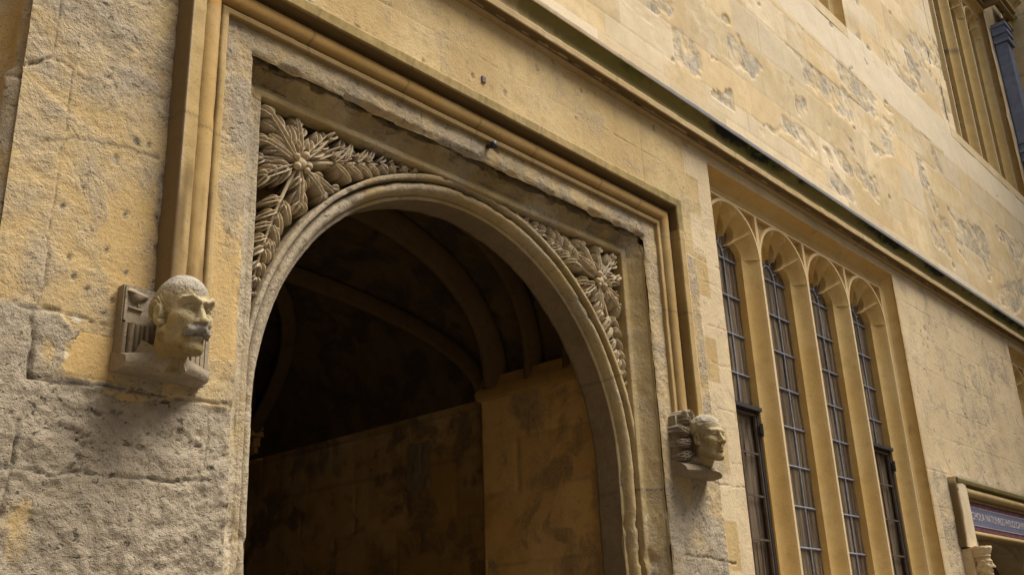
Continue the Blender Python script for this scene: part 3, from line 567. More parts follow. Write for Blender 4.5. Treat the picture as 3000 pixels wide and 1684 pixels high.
def compound(p, ang, L, sgn, yb, hgt, r, pairs=3, limit=True, fat=1.0):
    mb = MB(); d0 = np.array([math.cos(ang), math.sin(ang)]); bend = r.uniform(-.25, .25)
    fl = lambda q, a, Lm: (region_len(q, (math.cos(a), math.sin(a)), sgn, Lm) if limit else Lm)
    mb.grid(finger(p, ang, L, .045*L*fat+.006, yb, hgt*.92, hgt*.15, bend*.3, 22, 7, r.randrange(99)))
    for k in range(pairs):
        t = .20+.58*k/max(1, pairs-1); q = np.array(p)+d0*L*t
        for s2 in (-1, 1):
            a = ang+s2*r.uniform(.62, .88)*(1-.25*t); Lm = L*(.40-.14*t)*r.uniform(.85, 1.1); Lf = fl(q, a, Lm)
            if Lf < .022: continue
            mb.grid(finger(q, a, Lf, (.056*L*fat+.0055)*r.uniform(.85, 1.15), yb, hgt*r.uniform(.72, 1.02), hgt*r.uniform(.1, .5), -s2*r.uniform(.1, .55), seed=r.randrange(99)))
    return mb
def qstem(pts, n):
    """quadratic-ish smooth curve through points"""
    pts = np.array(pts); d = np.r_[0, np.cumsum(np.hypot(*np.diff(pts, axis=0).T))]; s = np.linspace(0, d[-1], n)
    c = [np.polyfit(d, pts[:, k], min(3, len(pts)-1)) for k in (0, 1)]
    return np.stack([np.polyval(c[0], s), np.polyval(c[1], s)], -1)
YG = .205
def spandrel(sgn, seed):
    mx = lambda x: x if sgn < 0 else 2*XC-x
    root = None
    # ground behind the leaves
    tx = lin((XC-1.66, XC, .02)); tz = lin((2.7, 4.55, .02)); A, B = np.meshgrid(tx, tz, indexing='ij')
    Gd = np.stack([A, YG+.085+.006*fbm(np.stack([A, 0*A, B], -1), 9, 3, seed), B], -1)
    k = np.hypot(A-XC, B-ZS) > R0+.10; kk = k[:-1, :-1] | k[1:, 1:]
    if sgn > 0: Gd[..., 0] = 2*XC-Gd[..., 0]
    root = mk('spandrel', Gd, gridF(*A.shape, kk, flip=sgn > 0), M['carve'], gate, True, dict(crust=0*A, brown=1+0*A))  # ground browned all over, deep shade put into its colour
    C = np.array([mx(3.04), 4.226]); r = random.Random(seed)
    def leaf(p, tip, Wd, lobes, hgt=.085, curl=.25, bend=0.0, Lx=None):
        d = np.array([mx(tip[0]), tip[1]])-p; L = Lx or np.hypot(*d); a = math.atan2(d[1], d[0])
        L = min(L, region_len(p, d/np.hypot(*d), sgn, L+.02))
        if L < .03: return
        sd_ = r.randrange(999)
        Gl = leaf_mesh(p, a-bend/2, L, Wd, lobes, YG, hgt, curl, bend, seed=sd_)
        mk('leaf', Gl, gridF(*Gl.shape[:2]), M['carve'], root, True, dict(crust=.18+.2*vn(Gl*9, sd_)))
    for tip in ((2.795, 4.505), (3.02, 4.512), (3.26, 4.510), (2.772, 4.30), (2.78, 4.05), (3.05, 3.94), (3.24, 4.07)):
        d = np.array([mx(tip[0]), tip[1]])-C; L = np.hypot(*d); d /= L; p0 = C+d*.03; L = min(L-.03, region_len(p0, d, sgn, L))
        cm = compound(p0, math.atan2(d[1], d[0]), L, sgn, YG, .086, r, 3 if L > .24 else 2, fat=.72)
        cm.build('leaf', M['carve'], root, True, dict(crust=.2+.2*vn(np.concatenate(cm.V)*9, 3), brown=ss(YG-.035, YG+.0, np.concatenate(cm.V)[:, 1])))  # leaf skirts here and below browned: grime plus shade painted into gaps
    for tip in ((3.40, 4.48), (2.775, 4.18), (3.33, 4.15)):
        d = np.array([mx(tip[0]), tip[1]])-C; L = np.hypot(*d); d /= L; p0 = C+d*.06; L = min(L-.06, region_len(p0, d, sgn, L))
        if L < .05: continue
        cm = compound(p0, math.atan2(d[1], d[0]), L, sgn, YG+.022, .080, r, 2, fat=.7)
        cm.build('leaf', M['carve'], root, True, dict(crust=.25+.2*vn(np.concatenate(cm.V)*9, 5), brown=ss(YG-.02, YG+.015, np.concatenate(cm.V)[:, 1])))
    # tails: a stem with paired leaflets
    for pts, nl, Lm in (([(3.07, 4.25), (3.30, 4.33), (3.60, 4.435), (4.02, 4.527)], 8, .15), ([(3.02, 4.19), (2.925, 3.95), (2.835, 3.65), (2.765, 3.22)], 9, .13)):
        q = qstem([(mx(a), b) for a, b in pts], 60)
        st = np.stack([q[:, 0], YG-.045+.030*np.linspace(0, 1, 60), q[:, 1]], -1)
        mb = MB(); mb.tube(st, np.linspace(.012, .005, 60), 8); mb.build('stem', M['carve'], root)
        for k_ in range(nl):
            i = int(60*(.22+.74*k_/nl)); tg = q[min(i+1, 59)]-q[i-1]; ta = math.atan2(tg[1], tg[0])
            for s2 in (-1, 1):
                a = ta+s2*r.uniform(.55, .9); dv = np.array([math.cos(a), math.sin(a)]); p0 = q[i]+dv*.004
                L = region_len(p0, dv, sgn, Lm*(1-.45*k_/nl))
                if L < .018: continue
                if L > .10: mb = compound(p0, a, L, sgn, YG, .078*(1-.3*k_/nl), r, 1, fat=1.0)
                else: mb = MB().grid(finger(p0, a, L, min(.015, L*.16)+.003, YG, .074*(1-.3*k_/nl), .02, -s2*r.uniform(.2, .7), seed=r.randrange(99)))
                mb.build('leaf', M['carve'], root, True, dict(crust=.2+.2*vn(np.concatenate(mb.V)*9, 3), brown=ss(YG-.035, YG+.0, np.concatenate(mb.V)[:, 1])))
    # boss of berries and a calyx ring
    mb = MB()
    def ball(cx, cz, y, rr):
        th = np.linspace(0, np.pi, 10); ph = np.linspace(0, 2*np.pi, 15)
        T, Q = np.meshgrid(th, ph, indexing='ij'); mb.grid(np.stack([cx+rr*np.sin(T)*np.cos(Q), y-rr*np.cos(T), cz+rr*np.sin(T)*np.sin(Q)], -1))
    ball(C[0], C[1], YG-.055, .042)
    for a, d_, rr in ((-.2, .045, .021), (-.9, .05, .018), (1.2, .052, .024), (2.6, .046, .019), (3.9, .048, .022)): ball(C[0]+sgn*-1*d_*math.cos(a), C[1]+d_*math.sin(a), YG-.085, rr)
    mb.build('berry_boss', M['carve'], root)
spandrel(-1, 11); spandrel(1, 29)

# solid core of the wall behind the carved face
th_ = np.linspace(0, np.pi, 61); A_ = np.stack([XC+(R0+.02)*np.cos(th_), ZS+(R0+.02)*np.sin(th_)], -1)
t_ = np.minimum(2.9/np.maximum(np.abs(np.cos(th_)), 1e-6), 3.1/np.maximum(np.sin(th_), 1e-6)); B_ = np.stack([XC+t_*np.cos(th_), ZS+t_*np.sin(th_)], -1)
core = np.array([np.c_[A_[:, 0], .43+0*th_, A_[:, 1]], np.c_[B_[:, 0], .43+0*th_, B_[:, 1]]])
mk('wall_core', core, gridF(2, 61), M['frame'], gate, False)
# ------------------------------------------------------------------ vaulted passage behind the gateway
psg = empty('vaulted_passage', (4.4, .5, 0), 'dark rib vaulted stone passage running back through the round arched gateway', 'passage')
def inner_wall(name, x, y0, y1, z0, z1, seed, ax=0, m=None):
    a = np.linspace(y0, y1, max(3, int((y1-y0)/.025))); zz = np.linspace(z0, z1, max(3, int((z1-z0)/.025)))
    A, B = np.meshgrid(a, zz, indexing='ij'); P = np.stack([A*0+x, A, B], -1)
    d, tn, idh = ashlar(A+.012*fbm(P, 6, 3, 1), B+.012*fbm(P, 6, 3, 2), z0-.1, .48, .5, .95, seed)
    g = 1-ss(.003, .013, d); h = .010*g+.010*fbm(P, 5, 4, seed)+.004*fbm(P, 22, 3, seed)
    V = np.stack([x+h, A, B], -1) if ax == 0 else np.stack([A, x+h, B], -1)
    return mk(name, V, gridF(*A.shape, flip=(ax == 1)), m or M['inner'], psg, True, dict(joint=.32*g, tone=tn*.5, crust=.14+.26*ss(-.1, .4, fbm(P, 2.6, 5, seed+1)), ochre=.6*ss(.0, .3, fbm(P, 1.3, 4, seed+2))))
inner_wall('pier_face', XC+1.65, .41, 1.63, 0, 3.66, 3)
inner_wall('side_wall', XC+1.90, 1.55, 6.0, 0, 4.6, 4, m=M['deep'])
mb = MB(); mb.box((XC+1.655, 1.632, 0), (XC+1.95, 1.66, 3.66)); mb.build('pier_return', M['inner'], psg)
mb = MB(); mb.box((XC-1.95, .41, 0), (XC-1.62, 1.63, 3.66)); mb.box((XC-2.1, 1.63, 0), (XC-1.85, 6, 4.6)); mb.build('opposite_wall', M['inner'], psg)
# wall block over the arch reveal
for a, b in ((XC-2.3, XC-1.551), (XC+1.551, XC+1.9)):
    mb = MB(); mb.box((a, .42, 0), (b, .425, 3.2)); mb.build('reveal_back', M['inner'], psg)
def impost(x0, x1, y0, y1):
    pz = [(3.64, .0), (3.66, .035), (3.72, .04), (3.76, .015), (3.80, .0), (3.84, -.01)]
    V = []
    for z, o in pz: V.append([(x0-o, y0, z), (x0-o, y1+o, z), (x1, y1+o, z)])
    return np.array(V)
mb = MB(); mb.grid(impost(XC+1.65, XC+2.0, .42, 1.64), flip=True); mb.build('impost', M['deep'], psg, 40)
# barrel vault with ribs
def vault_pt(a, y): return (XC+1.72*math.cos(a), y, 3.75+1.22*math.sin(a)**.9 if math.sin(a) > 0 else 3.75)
aa = np.linspace(0, np.pi, 60); yy = np.linspace(.43, 7, 50); A, B = np.meshgrid(aa, yy, indexing='ij')
V = np.stack([XC+1.80*np.cos(A), B, 3.72+1.30*np.clip(np.sin(A), 0, 1)**.85], -1); V += normals(V)*(.012*fbm(V, 4, 4, 81))[..., None]
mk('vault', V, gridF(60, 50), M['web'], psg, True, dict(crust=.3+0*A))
def rib(pts, w):
    # moulded rib: a broad chamfered bar with a roll on its soffit
    pts = np.array(pts, float); T = np.gradient(pts, axis=0); T /= np.linalg.norm(T, axis=1)[:, None]+1e-9
    ctr = np.array([XC, 0, 3.4]); up_ = pts-ctr; up_[:, 1] = 0; up_ -= (up_*T).sum(1)[:, None]*T; up_ /= np.linalg.norm(up_, axis=1)[:, None]+1e-9
    sd_ = np.cross(T, up_); cs = [(-1, .6), (-1, -.1), (-.62, -.45), (-.5, -.75), (-.28, -1.05), (0, -1.15), (.28, -1.05), (.5, -.75), (.62, -.45), (1, -.1), (1, .6)]
    V = np.array([[p_+w*(a*s_+b*u_) for a, b in cs] for p_, s_, u_ in zip(pts, sd_, up_)]); V += (.005*fbm(V, 9, 3, 12))[..., None]
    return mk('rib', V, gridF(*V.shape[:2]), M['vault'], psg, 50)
def vz(a, sy=1.0): return 3.74+1.20*max(math.sin(a), 0)**.85
for y in (1.52,): rib([(XC+1.68*math.cos(a), y, vz(a)) for a in np.linspace(.0, np.pi, 50)], .10)
for y0, y1 in ((1.12, .95), (1.66, 3.0), (.72, .55)): rib([(XC+1.70*math.cos(a), y0+(y1-y0)*math.sin(a)**1.2, vz(a)) for a in np.linspace(.0, np.pi/2, 30)], .075)
for y0, y1 in ((5.2, 3.0), (5.2, 4.2)):
    for s_ in (-1, 1): rib([(XC+s_*(1.70*math.cos(a)), y0+(y1-y0)*math.sin(a)**1.2, vz(a)) for a in np.linspace(.0, np.pi/2, 30)], .07)
rib([(XC+.001*k, y, 4.95) for k, y in enumerate(np.linspace(.5, 6.8, 8))], .06)
for y in (1.9, 3.0, 4.2):
    mb = MB(); mb.tube([(XC, y, 4.99), (XC, y, 4.92), (XC, y, 4.88)], [.17, .17, .09], 14); mb.build('boss', M['vault'], psg)
mb = MB()
for z, r in ((3.72, .10), (3.78, .15), (3.84, .19), (3.90, .20), (3.93, .26), (4.0, .27), (4.02, .20)): mb.box((XC+1.90-r, 5.15-r, z), (XC+1.96, 5.15+r, z+.055))
mb.build('corbel', M['inner'], psg, 30)
mb = MB(); mb.box((XC-2.2, 6.0, 0), (XC+2.2, 6.2, 5.2)); mb.build('end_wall', M['dark'], psg)  # dark closing wall added to keep light out of the far end
# rough patch let into the side wall
mb = MB(); q = np.stack(np.meshgrid(np.linspace(2.50, 2.80, 24), np.linspace(3.08, 3.50, 32), indexing='ij'), -1)
Pq = np.concatenate([q, q[..., :1]*0], -1); mb.grid(np.stack([XC+1.885-.02*np.abs(fbm(Pq, 9, 4, 5)), q[..., 0], q[..., 1]], -1)); mb.build('patched_stone', M['reveal'], psg)

# ------------------------------------------------------------------ traceried windows
LP = .98
def light_curves(n=90):
    th = np.sort(np.r_[np.linspace(0, np.pi, n), rad(36), rad(72), rad(108), rad(144), math.atan2(.43+.05, .49), np.pi-math.atan2(.43+.05, .49)])
    A = np.stack([.47*np.cos(th), .44*np.sin(th)], -1)                 # front arris
    f = th/rad(36); k = np.floor(np.clip(f, 0, 4.9999)); ph = np.where(k == 0, f, np.where(k == 4, 5-f, (f-k-.5)*2))
    Rr = .185+.20*np.sqrt(np.clip(1-ph**2, 0, 1))
    Rr = np.where((k == 0) | (k == 4), .185+.165*np.sqrt(np.clip(1-ph**2, 0, 1)), Rr)
    C = np.stack([Rr*np.cos(th), Rr*.97*np.sin(th)], -1)               # cusped inner edge
    H = .475; t = np.minimum(.49/np.maximum(np.abs(np.cos(th)), 1e-6), H/np.maximum(np.sin(th), 1e-6))
    B = np.stack([t*np.cos(th), t*np.sin(th)], -1)
    return th, A, C, B
def make_window(xl, ztop, zbot, n=4, parent=None, casements=()):
    """a mullioned window: hollow surround, mullions, cusped heads, leaded panes, curtain"""
    w = n*LP; x0 = xl+.05; hw = w/2; xc = x0+hw; x1 = x0+w; zs_ = ztop-.15-.475
    root = bpy.data.objects.new('window', None); COL.objects.link(root); root.parent = parent
    root.location = Vector((xc, 0, zbot))-Vector(parent.location); root.empty_display_size = .1
    ho = (4.09-w)/2 if n == 4 else .12
    # surround: square head with a deep hollow, its left hollow slimmer
    prof = dens([(.145, -.002), (.135, .0)]+[(.135-.10*t, .006+.10*t+.045*math.sin(math.pi*t)) for t in np.linspace(0, 1, 10)]+[(.032, .112), (.0, .118), (-.002, .125), (-.002, .36)], .02)
    Gs = []
    for t in np.linspace(0, 1, 60): Gs.append(np.stack([x0-np.minimum(prof[:, 0], .05+.0*prof[:, 0])*1.0, prof[:, 1], zbot+(ztop-.145+prof[:, 0]-zbot)*t], -1))
    for t in np.linspace(0, 1, 90)[1:]: Gs.append(np.stack([x0-np.minimum(prof[:, 0], .05)+(w+np.minimum(prof[:, 0], .05)+prof[:, 0])*t, prof[:, 1], ztop-.145+prof[:, 0]], -1))
    for t in np.linspace(0, 1, 60)[1:]: Gs.append(np.stack([x1+prof[:, 0], prof[:, 1], ztop-.145+prof[:, 0]+(zbot-ztop+.145-prof[:, 0])*t], -1))
    Gs = np.array(Gs); nn = normals(Gs); Gs += nn*(.002*fbm(Gs, 8, 3, 90))[..., None]
    jn = np.zeros(Gs.shape[:2])
    for k in range(1, 8): jn = np.maximum(jn, np.exp(-((Gs[..., 2]-(ztop-.6-.62*k))/.007)**2)*.5)
    for k in range(1, 6): jn = np.maximum(jn, np.exp(-((Gs[..., 0]-(xl+.72*k))/.007)**2)*.5*(Gs[..., 2] > ztop-.2))
    mk('surround', Gs, gridF(*Gs.shape[:2]), M['win'], root, True, dict(joint=jn, ochre=.35*(Gs[..., 2] > ztop-.16)))
    mb = MB(); mb.box((x0-.045, -.004, zbot-.16), (x1+.14, .36, zbot-.002)); mb.build('sill', M['upper'], root, 30)
    th, A, C, B = light_curves()
    hol = [(t, .12+.125*(t+.20*math.sin(math.pi*t))) for t in np.linspace(0, 1, 9)]
    zz = np.linspace(zbot, zs_, 40)
    for k in range(n+1):
        mxx = x0+k*LP; half = []
        if k > 0: half += [(-.145, .36), (-.145, .318), (-.145, .245)]+[(-.145+.125*(1-t), y) for t, y in hol[::-1]][1:]+[(-.018, .117)]
        else: half += [(.0, .36), (.0, .117)]
        if k < n: half += [(.018, .117)]+[(.02+.125*t, y) for t, y in hol]+[(.145, .318), (.145, .36)]
        else: half += [(.0, .117), (.0, .36)]
        half = np.array(half); V = np.zeros((len(half), len(zz), 3)); V[..., 0] = mxx+half[:, :1]; V[..., 1] = half[:, 1:]; V[..., 2] = zz
        jn = np.zeros(V.shape[:2])
        for q in range(6): jn = np.maximum(jn, .8*np.exp(-((V[..., 2]-(zs_-.05-.78*q-.17*((k*7) % 3)))/.006)**2))
        mk('mullion' if 0 < k < n else 'jamb', V, gridF(*V.shape[:2], flip=True), M['win'], root, 35, dict(joint=jn, pale=.4*(V[..., 1] < .1215)))
    for k in range(n):
        cx = x0+(k+.5)*LP; rows = []
        for t, y in hol[::-1]:                                           # cusped hollow from the inner edge out to the arris
            e = t**.74; rows.append(np.stack([cx+A[:, 0]+(C[:, 0]-A[:, 0])*e, y+0*th, zs_+A[:, 1]+(C[:, 1]-A[:, 1])*e], -1))
        back = np.stack([cx+C[:, 0], .36+0*th, zs_+C[:, 1]], -1); rows = [back]+rows
        A2 = A*(1+.028/np.hypot(A[:, 0], A[:, 1]))[:, None]
        lim = np.hypot(B[:, 0], B[:, 1]); ra = np.hypot(A2[:, 0], A2[:, 1]); A2 = A2*np.minimum(1, (lim-.004)/ra)[:, None]
        Bi = B*np.maximum(.0, 1-.030/lim)[:, None]; rb = np.hypot(Bi[:, 0], Bi[:, 1]); ra = np.hypot(A2[:, 0], A2[:, 1]); Bi = Bi*np.maximum(1, (ra+.001)/rb)[:, None]
        dpth = .05*ss(.005, .05, np.hypot(*(Bi-A2).T))
        def row(Q, y): return np.stack([cx+Q[:, 0], y+0*th, zs_+Q[:, 1]], -1)
        rows += [row(A, .117), row(A2, .117), row(A2*1.0005, .117+dpth), row(Bi, .117+dpth), row(Bi*1.0005, .117), row(B, .117)]
        V = np.array(rows)
        mk('light_head', V, gridF(*V.shape[:2], flip=True), M['win'], root, 28, dict(pale=.35*(V[..., 1] < .1195)))
        # glass, leads
        gz0 = zbot; cas = k in casements
        mb = MB(); rp = random.Random(k*31+int(zbot*10)); zq = [zs_+.37, zs_-.02]
        while zq[-1] > gz0: zq.append(max(gz0, zq[-1]-.37))
        for za, zb_ in zip(zq[1:], zq[:-1]):
            for xa, xb in ((-.36, -.12), (-.12, .12), (.12, .36)):
                ta, tb = rp.gauss(0, .022), rp.gauss(0, .012); xm, zm = (xa+xb)/2, (za+zb_)/2
                mb.add([(cx+x_, .317+ta*(x_-xm)+tb*(z_-zm), z_) for x_, z_ in ((xa, za), (xb, za), (xb, zb_), (xa, zb_))], [(0, 1, 2, 3)])
        mb.build('pane', M['glass'], root, False)
        mb = MB(); yb = .308
        zl = zs_-.02; bars = []
        while zl > zbot: bars.append(zl); zl -= .37
        for z in bars:
            if not (cas and z < ztop-2.06): mb.tube([(cx-.345, yb, z), (cx+.345, yb, z)], .0105, 6, cap=False)
        zc_ = max(zbot, ztop-2.06) if cas else zbot
        for q in (-.12, .12): mb.tube([(cx+q, yb, zc_), (cx+q, yb, bars[0]+.0)], .0085, 6, cap=False)
        arc = [(cx+.12*math.cos(a), yb, bars[0]+.15*math.sin(a)) for a in np.linspace(0, np.pi, 16)]
        mb.tube([(cx+.345, yb, bars[0]-.0), (cx+.345, yb, bars[0]+.01)], .008, 6)
        mb.tube([(cx-.12, yb, bars[0]), *arc[::-1][1:-1], (cx+.12, yb, bars[0])], .009, 6, cap=False)
        for a in (rad(30), rad(68), rad(112), rad(150)): mb.tube([(cx+.12*math.cos(a), yb, bars[0]+.15*math.sin(a)), (cx+.27*math.cos(a), yb, bars[0]+.29*math.sin(a))], .008, 6, cap=False)
        mb.build('leading', M['lead'], root)
        if cas:                                                          # iron casement standing a little open in front of the fixed light
            zt = ztop-2.09; mb = MB(); f = .018
            yc = .27
            mb.box((cx-.345, .225, zt), (cx+.345, .306, zt+.035))
            mb.build('casement_head', M['iron'], root, False)
            mb = MB(); x_a, x_b = cx-.33, cx+.30
            for a, b in (((x_a, zbot), (x_a+f, zt-.02)), ((x_b-f, zbot), (x_b, zt-.02)), ((x_a+f, zt-.02-f), (x_b-f, zt-.02))): mb.box((a[0], yc, a[1]), (b[0], yc+.022, b[1]))
            z = zt-.02
            while z > zbot: z -= .37; mb.box((x_a+f, yc+.004, z), (x_b-f, yc+.016, z+.016))
            mb.box((.5*(x_a+x_b)-.006, yc+.003, zbot), (.5*(x_a+x_b)+.006, yc+.017, zt-.03))
            mb.build('casement', M['bronze'], root, False)
            mb = MB(); mb.box((x_b+.002, .262, zbot), (cx+.346, .309, zt-.002)); mb.build('casement_gap', M['iron'], root, False)  # solid dark strip painting the shaded opening beside the casement
            mb = MB(); mb.box((x_b-.005, .235, zt-.20), (cx+.345, .268, zt-.13)); mb.tube([(x_b+.02, .235, zt-.22), (x_b+.02, .235, zt-.11)], .014, 8); mb.build('hinge', M['iron'], root, 30)
    # curtain and dark room
    cxs = np.linspace(x0, x1, 500); V = np.zeros((500, 6, 3)); V[..., 0] = cxs[:, None]; V[..., 2] = np.linspace(zbot, ztop, 6)
    V[..., 1] = (.42+.035*np.sin(cxs*38+2*np.sin(cxs*5))+.02*np.sin(cxs*91))[:, None]
    mk('curtain', V, gridF(500, 6, flip=False), M['curtain'], root)
    mb = MB(); mb.box((x0-.3, .62, zbot-.2), (x1+.3, .66, ztop+.2)); mb.box((x0-.34, .01, zbot-.2), (x0-.3, .66, ztop+.2)); mb.box((x1+.3, .01, zbot-.2), (x1+.34, .66, ztop+.2)); mb.box((x0-.3, .05, ztop+.16), (x1+.3, .62, ztop+.2)); mb.build('room_back', M['dark'], root, False)
    return root
def copy_tree(o, parent):
    c = o.copy(); COL.objects.link(c); c.parent = parent
    for ch in o.children: copy_tree(ch, c)
    return c
w1 = make_window(7.33, 5.715, 1.9, 4, facade, casements=(0, 3))
w1['label'] = 'tall four light leaded window beside the gateway, iron casements low in its outer lights'
u1 = make_window(7.30, 13.26, 9.12, 4, facade); u1['label'] = 'upper storey window of which only the lower corner shows'
u2 = copy_tree(u1, facade); u2.location = u1.location+Vector((15.09-7.30, 0, 0)); u2['label'] = 'tall upper window next to the lead drainpipe'
w3 = make_window(15.68, 5.715, 3.62, 4, facade); w3['label'] = 'window just appearing beyond the painted doorway'

# ------------------------------------------------------------------ drainpipe, upper string, corner wing
dp = empty('lead_drainpipe', (19.45, -.12, 0), 'blue grey square lead drainpipe with collars on the upper wall near the corner', 'drainpipe')
mb = MB(); mb.box((19.30, -.24, 6.0), (19.62, -.02, 12.75)); mb.build('pipe', M['pipe'], dp, False)
for z in (12.55, 10.0, 7.6):
    mb = MB()
    for dz, o in ((0, .05), (.09, .02), (.18, .055), (.27, .02), (.36, .05)): mb.box((19.30-o, -.24-o, z+dz), (19.62+o, -.018, z+dz+.07))
    mb.box((19.285, -.255, z), (19.635, -.019, z+.43)); mb.build('collar', M['pipe'], dp, False)
us = dens([(13.30, .02), (13.31, -.05), (13.36, -.06), (13.37, -.02), (13.44, -.03), (13.46, -.10), (13.50, -.11), (13.52, -.08), (13.60, -.12), (13.68, -.20), (13.72, -.22), (13.80, -.04), (13.82, .02)], .03)
path = [(3, 0), (19.1, 0), (19.1, -.28), (19.9, -.28), (19.9, -.06), (21.2, -.06)]
V = []
for (x, y) in path: V.append(np.stack([x+0*us[:, 0], y+us[:, 1], us[:, 0]], -1))
V = np.array(V); V[1, :, 0] += us[:, 1]; V[2, :, 0] += us[:, 1]; V[3, :, 0] -= us[:, 1]; V[4, :, 0] -= us[:, 1]
V2 = [];
for i in range(len(V)-1):
    for t in np.linspace(0, 1, 30)[:-1]: V2.append(V[i]+(V[i+1]-V[i])*t)
V2 = np.array(V2+[V[-1]]); mk('upper_string_course', V2, gridF(*V2.shape[:2], flip=True), M['string'], facade, 40, dict(green=ss(13.5, 13.62, V2[..., 2]), brown=.75*((V2[..., 2] < 13.46))))
# unseen court ranges, added to shut out low sky and left-hand light
mb = MB(); mb.box((-3.2, -34, 0), (-2.0, .8, 15.5)); mb.build('unseen_left_range', M['shade'], facade, False)  # placed close in and darkened to keep light off left faces
mb = MB(); mb.box((-2.0, -35, 0), (22, -34, 14.5)); mb.build('far_range', M['shade'], facade, False)
mb = MB(); mb.box((-2.0, .0, 0), (.25, .6, 15.5)); mb.box((.25, .03, 6.1), (2.52, .6, 15.5)); mb.build('gate_front', M['upper'], facade, False)
wing = empty('corner_wing', (20.6, -3, 0), 'plain pale stone wing wall returning at the corner beyond the drainpipe', 'building')
yy = lin((-34, -7, 1), (-7, .0, .05)); zz = lin((0, 9, .4), (9, 18, .05)); A, B = np.meshgrid(yy, zz, indexing='ij'); P = np.stack([0*A, A, B], -1)
d, tn, idh = ashlar(A, B, 9, .42, .6, 1.1, 9); g = 1-ss(.004, .02, d)
mk('wing_wall', np.stack([20.6+.006*g+.01*fbm(P, 3, 3, 2), A, B], -1), gridF(*A.shape), M['upper'], wing, True, dict(tone=tn*.5, joint=.5*g))

# ------------------------------------------------------------------ painted doorway at the far right
door = empty('painted_doorway', (14.1, 0, 0), 'square headed doorway with a blue painted name board above a dark depressed arch', 'doorway')
DC = 14.1
prof = dens([(1.50, .30), (1.50, .02), (1.75, .0)], .1)
lab = dens([(1.73, .02), (1.73, -.03), (1.76, -.036)]+[(1.77, -.02)]+arcp(1.87, -.02, .09, 180, 20, 10, -.07)+[(1.97, -.05), (1.975, -.10), (2.05, -.11), (2.075, -.10), (2.08, .02)], .02)
# horizontal run of the label
hx = np.linspace(12.05, 16.2, 120); hz = 3.172+(lab[:, 0]-1.73)*.65; G = np.zeros((120, len(lab), 3)); G[..., 0] = hx[:, None]; G[..., 1] = lab[:, 1]; G[..., 2] = hz
G += normals(G)*(.003*fbm(G, 9, 3, 3))[..., None]
oo = np.broadcast_to(lab[:, 0], G.shape[:2])
mk('hood_mould', G, gridF(*G.shape[:2], flip=True), M['hood'], door, True, dict(moss=.35*(oo > 1.93), brown=.5*((oo < 1.8) | ((oo > 1.955) & (oo < 1.98))), lead=.5*(oo > 2.06)))
for xx in (12.19, 16.01):
    pr = dens([(xx-.158, .02), (xx-.158, -.068), (xx-.150, -.080), (xx-.10, -.092), (xx, -.100), (xx+.10, -.095), (xx+.160, -.088), (xx+.172, -.075), (xx+.172, .02)], .012); zz = np.linspace(2.62, 3.385, 40); G = np.zeros((len(pr), 40, 3)); G[..., 0] = pr[:, :1]; G[..., 1] = pr[:, 1:]; G[..., 2] = zz
    G += normals(G)*(.003*fbm(G, 9, 3, 5))[..., None]
    edge_ = ss(xx-.115, xx-.150, G[..., 0]+.035*fbm(G, 6, 4, 8)*(G[..., 0] > xx-.157)); mk('hood_shaft', np.concatenate([G, ], 0), gridF(*G.shape[:2]), M['upper'], door, True, dict(pale=.5*(1-edge_), brown=.85*edge_*ss(3.38, 3.3, G[..., 2])))  # left side painted dark brown, its shade put into the colour
    mb = MB(); mb.box((xx-.157, -.085, 3.384), (xx+.157, .02, 3.40)); mb.build('shaft_cap', M['upper'], door, 30)
sign = mk('sign_board', *(lambda q: (np.concatenate(q.V), q.F))(MB().box((12.36, -.012, 2.84), (15.86, .02, 3.17))), M['plum'], door, False)
mb = MB(); mb.box((12.36, -.016, 2.895), (15.86, .0, 3.112)); mb.build('name_field', M['blue'], sign, False)
mb = MB()
for z in (2.895, 3.106): mb.box((12.36, -.019, z), (15.86, -.002, z+.006))
mb.build('gilt_line', M['gilt'], sign, False)
cu = bpy.data.curves.new('lettering', 'FONT'); cu.body = 'SCHOLA NATURALIS PHILOSOPHIAE'; cu.size = 1; cu.extrude = .002
to = bpy.data.objects.new('lettering_src', cu); COL.objects.link(to); bpy.context.view_layer.update()
tm = bpy.data.meshes.new_from_object(to.evaluated_get(bpy.context.evaluated_depsgraph_get())); bpy.data.objects.remove(to)
co = np.zeros(len(tm.vertices)*3); tm.vertices.foreach_get('co', co); co = co.reshape(-1, 3)
wd = co[:, 0].max()-co[:, 0].min(); hh = co[:, 1].max()-co[:, 1].min()
nv = np.stack([12.50+(co[:, 0]-co[:, 0].min())/wd*2.16, -.0185-co[:, 2], 2.965+(co[:, 1]-co[:, 1].min())/hh*.088], -1)
nv -= np.array(door.location); tm.vertices.foreach_set('co', nv.ravel()); tm.update(); tm.materials.append(M['gilt'])
lo = bpy.data.objects.new('lettering', tm); COL.objects.link(lo); lo.parent = sign
# lower roll, spandrel field, arch
G = np.zeros((60, 14, 3)); pr = np.array(arcp(2.792, .02, .046, -90, 90, 13)); G[..., 0] = np.linspace(12.4, 15.8, 60)[:, None]; G[..., 1] = .02-(pr[:, 0]-2.792)*1.6; G[..., 2] = pr[:, 1]*0+2.792+np.array([p_[1]-.02 for p_ in pr])
mk('lower_roll', G, gridF(60, 14, flip=False), M['hood'], door, True, dict(brown=.45*(G[..., 2] < 2.79)))
def farch(u): return 2.20+.59*(1-np.abs(u)**2.6)**.55
u = np.linspace(-1, 1, 81); ax_ = DC+1.22*u; az = farch(u)
rows = []
for o, y in ((0, .62), (0, .30), (.03, .285), (.055, .30), (.085, .25), (.11, .245)):
    rows.append(np.stack([DC+(1.22+o)*u, y+0*u, az+o*1.0], -1))
V = np.array(rows); mk('door_arch', V, gridF(*V.shape[:2], flip=True), M['frame'], door, True, dict(crust=.2+0*V[..., 0]))
